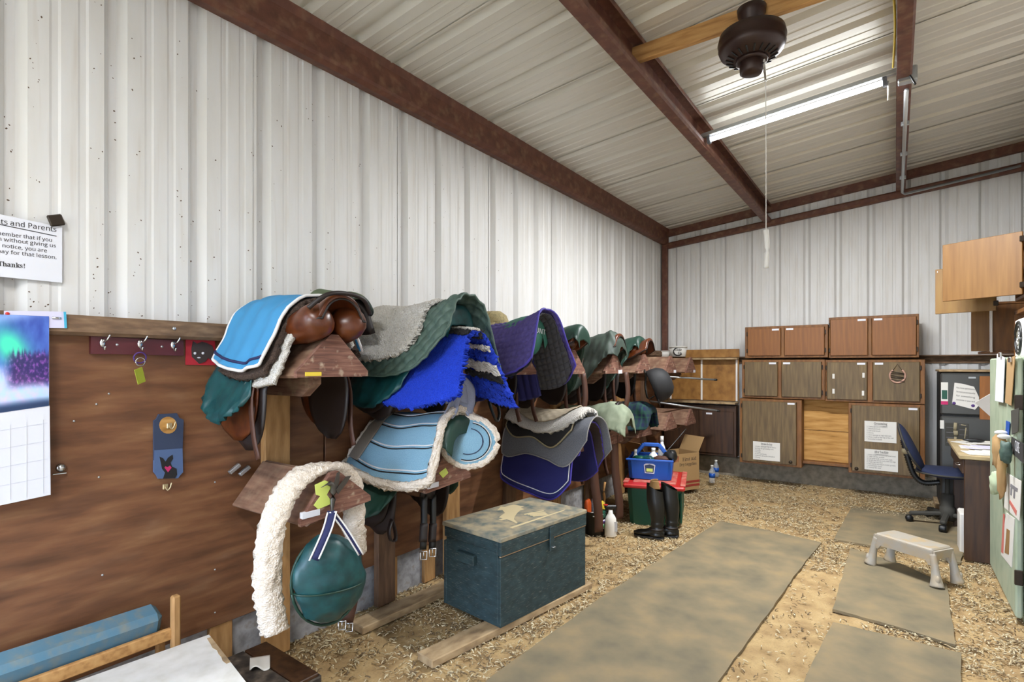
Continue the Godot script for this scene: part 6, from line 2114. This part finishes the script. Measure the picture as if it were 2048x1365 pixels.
# ---------- foreground at the bottom left ----------
func foreground() -> void:
	# bench with a blue cushion against the wall
	var xa := 0.14
	var o := thing("bench", "low pine bench with a dusty blue cushion along the wall", "bench", Vector3(0.25, 0, -0.5))
	var z1: float = PX(336, 1225, 0.2).z
	var y1: float = PX(336, 1225, 0.2).y
	var s := S()
	var zz := 0.7
	bar(s, Vector3(0.16, y1 - 0.025, z1 + 0.02), Vector3(0.16, y1 - 0.025, zz), 0.1, 0.1, Vector3(0.35, 1, 0), 0.02)
	put("cushion", s, M.bench_blue, o)
	s = S()
	box(s, Vector3(0.225, y1 - 0.075, (z1 + zz) * 0.5), Vector3(0.02, 0.045, zz - z1), 0.004)
	put("front_rail", s, M.pine_x, o)
	s = S()
	box(s, Vector3(0.16, y1 - 0.09, (z1 + zz) * 0.5), Vector3(0.12, 0.02, zz - z1), 0.003)
	put("seat_board", s, M.pale_pine, o)
	for k in [z1 - 0.012, -0.35, 0.4]:
		for x in [0.235, 0.1]:
			s = S()
			box(s, Vector3(x, (y1 + (0.07 if k < -0.5 and x > 0.2 else -0.1)) * 0.5, k), Vector3(0.03, y1 + (0.07 if k < -0.5 and x > 0.2 else -0.1), 0.03), 0.006)
			put("leg", s, M.pale_pine, o)
	# white board
	var ty := 0.36
	var pa := PY(418, 1270, ty)
	var pb := PY(482, 1352, ty)
	var pc := PY(150, 1365, ty)
	var dx := (pb - pa)
	var dz2 := (pc - pa)
	o = thing("white_tabletop", "worn white painted board table with a chipped edge", "table", Vector3((pa.x + pb.x) * 0.5 + 0.1, 0, pa.z + 0.4))
	s = S()
	var nx := dx.normalized()
	var nz := dz2.normalized()
	var far := 1.1
	var wid := 0.46
	var poly := []
	for e in [pa, pa + nx * wid, pa + nx * wid + nz * far, pa + nz * far]: poly.append(Vector2(e.x, e.z))
	prism(s, poly, Vector3(1, 0, 0), Vector3(0, 0, 1), Vector3(0, ty - 0.012, 0), 0.024)
	put("top", s, M.white_board, o)
	s = S()
	var pp := []
	for k in 9: 
		var e := pa + nx * (wid * 0.06 + k * 0.03)
		pp.append(Vector2(e.x, e.z))
	for k in 9:
		var e := pa + nx * (wid * 0.06 + (8 - k) * 0.03) + nz * (0.014 + 0.012 * N.get_noise_1d(k * 7.0))
		pp.append(Vector2(e.x, e.z))
	prism(s, pp, Vector3(1, 0, 0), Vector3(0, 0, 1), Vector3(0, ty + 0.0005, 0), 0.0014)
	put("chipped_edge", s, M.plank_dusty, o)
	for e in [pa + nx * 0.05 + nz * 0.06, pa + nx * (wid - 0.05) + nz * 0.06, pa + nx * 0.05 + nz * (far - 0.06), pa + nx * (wid - 0.05) + nz * (far - 0.06)]:
		s = S()
		box(s, Vector3(e.x, (ty - 0.024) * 0.5, e.z), Vector3(0.045, ty - 0.024, 0.045), 0.004)
		put("leg", s, M.pale_pine, o)
	# dark crate of odds and ends behind it
	var ca := PY(640, 1345, 0.14)
	var cb2 := PY(535, 1282, 0.14)
	var cx := (cb2 - ca).normalized()
	var cz := Vector3(-cx.z, 0, cx.x)
	if cz.z < 0: cz = -cz
	o = thing("wooden_crate", "dark worn wooden crate lying beside the white table", "crate", (ca + cb2) * 0.5)
	T = Transform3D(Basis(cx, Vector3.UP, cx.cross(Vector3.UP)), Vector3(ca.x, 0, ca.z))
	var sgn: float = sign(T.basis.z.dot(cz))
	var cw := ca.distance_to(cb2)
	for k in 3:
		s = S()
		box(s, Vector3(cw * 0.5, 0.132, sgn * (0.055 + k * 0.105)), Vector3(cw, 0.016, 0.1), 0.003)
		put("lid_slat", s, [M.dark_walnut, M.worn_dark, M.plank_dusty][k], o)
	for e in [[Vector3(0, 0.065, sgn * 0.16), Vector3(0.016, 0.12, 0.32)], [Vector3(cw, 0.065, sgn * 0.16), Vector3(0.016, 0.12, 0.32)], [Vector3(cw * 0.5, 0.065, 0), Vector3(cw, 0.12, 0.016)], [Vector3(cw * 0.5, 0.065, sgn * 0.32), Vector3(cw, 0.12, 0.016)]]:
		s = S()
		box(s, e[0], e[1], 0.003)
		put("side_board", s, M.worn_dark, o)
	T = Transform3D.IDENTITY
	s = S(true)
	sheet(s, 12, 8, func(u: float, v: float) -> Vector3: return PY(500 + u * 40, 1318 + v * 24 - u * 6, 0.15) + Vector3(0, 0.012 * sin(u * 6.0) * v, 0), 0.003)
	one("torn_paper", "torn scrap of pale paper lying on the dark crate", "paper scrap", s, M.paper)
	s = S()
	box(s, PY(450, 1300, 0.05) + Vector3(0, 0.03, 0), Vector3(0.06, 0.1, 0.02), 0.002)
	one("seed_packet", "small green and white packet standing behind the white table", "packet", s, M.paper_green)

# ---------- things on the saddle wall ----------
func flat_on_wall(q: Array, x: float, t: float) -> SurfaceTool:
	var poly := []
	for e in q:
		var p := PX(e[0], e[1], x)
		poly.append(Vector2(p.z, p.y))
	var s := S()
	prism(s, poly, Vector3(0, 0, 1), Vector3(0, 1, 0), Vector3(x, 0, 0), t)
	return s
func wall_things() -> void:
	# lesson notice
	var X := 0.012
	var o := thing("lesson_sign", "white notice to students and parents clipped on the metal wall", "sign", PX(60, 560, X))
	put("sheet", flat_on_wall([[-90, 410], [124, 455], [124, 566], [-90, 545]], X, 0.003), M.paper_white, o)
	var tl := PX(0, 440, X + 0.002)
	var write := func(line: String, u1: float, v1: float, h: float, face: String, k: int) -> void:
		# right aligned to the picture point of the line's end
		var e := PX(u1, v1, X + 0.0022)
		var w := line.length() * h * 0.62
		text(o, line, e + Vector3(0, 0, w), Vector3(0, 0.02, -1), Vector3(0, 1, 0.02), h, M.ink, w, face, k)
	write.call("Students and Parents", 113, 470, 0.018, "Droid Sans", 400)
	write.call("Please remember that if you", 104, 489, 0.0132, "Droid Sans", 400)
	write.call("cancel a lesson without giving us", 112, 501, 0.0132, "Droid Sans", 400)
	write.call("24 hours notice, you are", 94, 510, 0.0132, "Droid Sans", 400)
	write.call("expected to pay for that lesson.", 113, 524, 0.0132, "Droid Sans", 400)
	write.call("Thanks!", 50, 541, 0.016, "Droid Serif", 700)
	put("underline", flat_on_wall([[-60, 436], [113, 472], [113, 473.5], [-60, 437.5]], X + 0.002, 0.001), M.ink, o)
	var s := S()
	T = Transform3D(Basis(Vector3.RIGHT, 0.35), PX(112, 441, 0.02))
	box(s, Vector3.ZERO, Vector3(0.012, 0.04, 0.045), 0.005)
	T = Transform3D.IDENTITY
	put("clip", s, M.dark_bronze, o)
	# calendar: picture leaf and month leaf
	X = 0.108
	o = thing("wall_calendar", "wall calendar with an aurora picture above a blank month page", "calendar", PX(50, 1000, X))
	var im := Image.create(128, 128, false, Image.FORMAT_RGB8)
	var n := FastNoiseLite.new()
	n.seed = 4
	n.frequency = 0.03
	for i in 128:
		for j in 128:
			var k := n.get_noise_2d(i * 1.2, j * 0.5) * 0.5 + 0.5
			var c := C("1d2f86").lerp(C("5f86d8"), k)
			c = c.lerp(C("9fb8ea"), 0.7 * exp(-pow((j - 20 + 0.25 * i) / 9.0, 2.0)))
			var au := exp(-pow((i - 62 - 0.35 * j) / 20.0, 2.0)) * exp(-pow((j - 44) / 24.0, 2.0))
			c = c.lerp(C("46d7b4"), clampf(au * 1.3, 0, 1))
			var snow := smoothstep(0.0, 22.0, j - 62.0 + 0.28 * (i - 64) * -1.0 + 10.0 * n.get_noise_2d(i * 3.0, j))
			c = c.lerp(C("9fd0ee").lerp(C("d9c2ec"), n.get_noise_2d(i * 2.0 + 400.0, j * 2.0) * 0.5 + 0.5), snow)
			var trees := smoothstep(66.0, 84.0, float(i)) * smoothstep(46.0, 58.0, j + 8.0 * n.get_noise_2d(i * 9.0, 0)) * (1.0 - smoothstep(88.0, 104.0, float(j)))
			c = c.lerp(C("2b1550").lerp(C("a44fb0"), maxf(0.0, n.get_noise_2d(i * 6.0, j * 4.0)) * 1.6), clampf(trees, 0, 1) * 0.85)
			c = c.lerp(C("22385c"), smoothstep(112.0, 124.0, float(j)))
			im.set_pixel(i, j, c)
	var pm := mat("aurora_print", Color.WHITE, 0.35)
	pm.albedo_texture = ImageTexture.create_from_image(im)
	var t0 := PX(-110, 625, X)
	var t1 := PX(98, 633, X)
	var t2 := PX(98, 812, X)
	var t3 := PX(-110, 842, X)
	s = S()
	var uv := [Vector2(0, 0), Vector2(1, 0), Vector2(1, 1), Vector2(0, 1)]
	for tr in [[0, 1, 2], [0, 2, 3]]:
		for k in tr:
			s.set_uv(uv[k])
			s.add_vertex([t0, t1, t2, t3][k])
	put("picture_leaf", s, pm, o)
	put("picture_backing", flat_on_wall([[-110, 625], [98, 633], [98, 812], [-110, 842]], X - 0.003, 0.003), M.paper_white, o)
	put("month_leaf", flat_on_wall([[-110, 842], [99, 812], [101, 990], [-110, 1035]], X - 0.003, 0.003), M.paper_white, o)
	for k in 4:
		put("grid_line", flat_on_wall([[-110, 880 + k * 38], [95, 846 + k * 36], [95, 846.6 + k * 36], [-110, 880.6 + k * 38]], X - 0.001, 0.001), M.grid_grey, o)
	for k in 3:
		put("grid_line", flat_on_wall([[20 + k * 33, 850 - k * 5], [20.7 + k * 33, 850 - k * 5], [20.7 + k * 33, 1000 - k * 6], [20 + k * 33, 1000 - k * 6]], X - 0.001, 0.001), M.grid_grey, o)
	# packet of scissors above it
	o = thing("blister_packet", "pale packaged scissors card with a turquoise edge on the girt", "packet", PX(80, 655, 0.106))
	put("card", flat_on_wall([[8, 622], [132, 624], [134, 657], [8, 655]], 0.104, 0.003), M.paper_lilac, o)
	put("edge", flat_on_wall([[127, 624], [132, 624], [134, 657], [129, 657]], 0.106, 0.002), M.turquoise, o)
	s = S(true)
	blob(s, PX(15, 628, 0.106), Vector3(0.003, 0.006, 0.006), 6)
	put("red_logo", s, M.red_plastic, o)
	s = S(true)
	tube(s, [PX(104, 636, 0.108), PX(122, 637, 0.108)], 0.004, 6)
	put("blade", s, M.chrome, o)
	# key rack
	X = 0.06
	o = thing("key_rack", "dark red wooden key rack with three chrome hooks", "key rack", PX(272, 705, X))
	put("board", flat_on_wall([[180, 673], [365, 682], [365, 712], [180, 708]], X, 0.018), M.cherry_paint, o)
	for e in [[205, 686], [280, 688], [346, 690]]:
		s = S(true)
		var p := PX(e[0], e[1], X + 0.012)
		blob(s, p, Vector3(0.005, 0.017, 0.009), 8)
		var hk := put("hook_plate", s, M.chrome, o)
		s = S(true)
		tube(s, curve([p, p + Vector3(0.03, 0.012, -0.006), p + Vector3(0.035, 0.03, -0.012)], 8), 0.0035, 6)
		put("prong", s, M.chrome, hk)
		s = S(true)
		tube(s, curve([p + Vector3(0, -0.012, 0), p + Vector3(0.02, -0.026, 0), p + Vector3(0.026, -0.014, 0)], 8), 0.0035, 6)
		put("prong", s, M.chrome, hk)
	for e in [[234, 690], [324, 694]]:
		s = S(true)
		blob(s, PX(e[0], e[1], X + 0.01), Vector3(0.003, 0.005, 0.005), 6)
		put("screw", s, M.zinc, o)
	# ring of keys with a yellow green tag
	o = thing("key_ring", "purple wrapped key ring with a yellow green tag", "keys", PX(279, 722, X + 0.04))
	var kc := PX(280, 716, X + 0.035)
	s = S(true)
	tube(s, range(0, 21).map(func(i: int) -> Vector3: return kc + Vector3(0.004 * sin(i * TAU / 20.0), sin(i * TAU / 20.0) * 0.021, cos(i * TAU / 20.0) * 0.021)), 0.003, 6)
	put("ring", s, M.label_purple, o)
	s = S(true)
	tube(s, range(0, 15).map(func(i: int) -> Vector3: return kc + Vector3(0.004, -0.016 + sin(i * TAU / 14.0) * 0.016, cos(i * TAU / 14.0) * 0.016)), 0.002, 6)
	put("split_ring", s, M.chrome, o)
	s = S()
	T = Transform3D(Basis.from_euler(Vector3(0.3, 0.5, 0)), PX(280, 752, X + 0.04))
	box(s, Vector3.ZERO, Vector3(0.002, 0.06, 0.04), 0.001)
	T = Transform3D.IDENTITY
	put("tag", s, M.lime_tag, o)
	# red card with an embossed dark horse head
	o = thing("leather_card", "small red card with a brown leather cut out head", "picture", PX(400, 705, X))
	put("card", flat_on_wall([[371, 679], [430, 681], [430, 731], [371, 730]], 0.054, 0.004), M.card_red, o)
	put("leather_cut_out", flat_on_wall([[386, 683], [394, 688], [404, 684], [412, 686], [424, 692], [429, 704], [424, 712], [424, 722], [416, 716], [410, 724], [398, 728], [392, 722], [384, 714], [383, 698]], 0.058, 0.004), M.suede_dark, o)
	for u in [390, 406]:
		s = S(true)
		blob(s, PX(u, 707, 0.061), Vector3(0.002, 0.006, 0.006), 6)
		put("eye", s, M.paper_white, o)
	s = S(true)
	blob(s, PX(398, 716, 0.061), Vector3(0.002, 0.003, 0.008), 6)
	put("mouth", s, M.paper_white, o)
	# door hanger with a dog
	o = thing("door_hanger", "slate blue wooden door hanger painted with a black dog", "door hanger", PX(336, 950, 0.06))
	put("board", flat_on_wall([[307, 842], [313, 838], [317, 829], [353, 827], [357, 836], [366, 840], [364, 900], [365, 945], [360, 950], [355, 957], [316, 958], [313, 952], [307, 945]], 0.06, 0.012), M.slate_paint, o)
	put("lower_field", flat_on_wall([[308, 901], [364, 897], [365, 945], [360, 950], [355, 957], [316, 958], [313, 952], [307, 945]], 0.0625, 0.01), M.slate_light, o)
	put("finger_hole", flat_on_wall(range(0, 18).map(func(i: int) -> Array: return [336 + cos(i * TAU / 18.0) * 17.5, 851 + sin(i * TAU / 18.0) * 17]), 0.0665, 0.002), M.raw_plywood, o)
	put("painted_dog", flat_on_wall([[319, 914], [326, 917], [331, 924], [336, 916], [345, 910], [346, 918], [341, 926], [344, 934], [353, 938], [354, 950], [350, 957], [326, 958], [330, 946], [324, 938], [322, 928]], 0.068, 0.002), M.black_trim, o)
	put("painted_heart", flat_on_wall([[336, 945], [329, 936], [331, 933], [335, 935], [340, 932], [343, 936]], 0.0695, 0.002), M.pink_print, o)
	for e in [[339, 852, "small brass cup hook in the door hanger hole"], [331, 974, "small brass cup hook below the door hanger"]]:
		o = thing("cup_hook", e[2], "hook", PX(e[0], e[1], 0.06))
		var p := PX(e[0], e[1], 0.072 if e[1] < 900 else 0.056)
		s = S()
		box(s, p, Vector3(0.006, 0.022, 0.02), 0.003)
		put("plate", s, M.brass, o)
		s = S(true)
		tube(s, curve([p, p + Vector3(0.02, -0.012, 0), p + Vector3(0.03, 0.0, -0.006), p + Vector3(0.03, 0.018, -0.01)], 8), 0.003, 6)
		put("prong", s, M.brass, o)
	o = thing("wall_clip", "round chrome spring clip screwed to the plywood", "clip", PX(121, 940, 0.06))
	s = S(true)
	T = Transform3D(Basis(Vector3.BACK, -PI / 2), PX(122, 936, 0.054))
	lathe(s, [Vector2(0, 0), Vector2(0.016, 0), Vector2(0.014, 0.008), Vector2(0.006, 0.014), Vector2(0, 0.015)], 14)
	T = Transform3D.IDENTITY
	put("dome", s, M.chrome, o)
	s = S()
	box(s, PX(119, 948, 0.06), Vector3(0.012, 0.005, 0.04), 0.002)
	put("bar", s, M.chrome, o)
	# screw heads in the plywood
	var w := get_node("wall_left")
	for e in [[218, 788], [193, 809], [148, 843], [430, 810], [430, 965], [205, 1151], [430, 1140], [198, 955], [430, 1226]]:
		s = S(true)
		blob(s, PX(e[0], e[1], 0.052), Vector3(0.003, 0.004, 0.004), 5)
		put("screw", s, M.zinc, w)
	for e in [[469, 938], [489, 942], [569, 926], [712, 905], [735, 893]]:
		s = S()
		var p := PX(e[0], e[1], 0.07)
		T = Transform3D(Basis(Vector3.RIGHT, 0.6), p)
		box(s, Vector3(0.0, 0, 0), Vector3(0.02, 0.016, 0.055), 0.002)
		T = Transform3D.IDENTITY
		put("shelf_bracket", s, M.zinc, w)
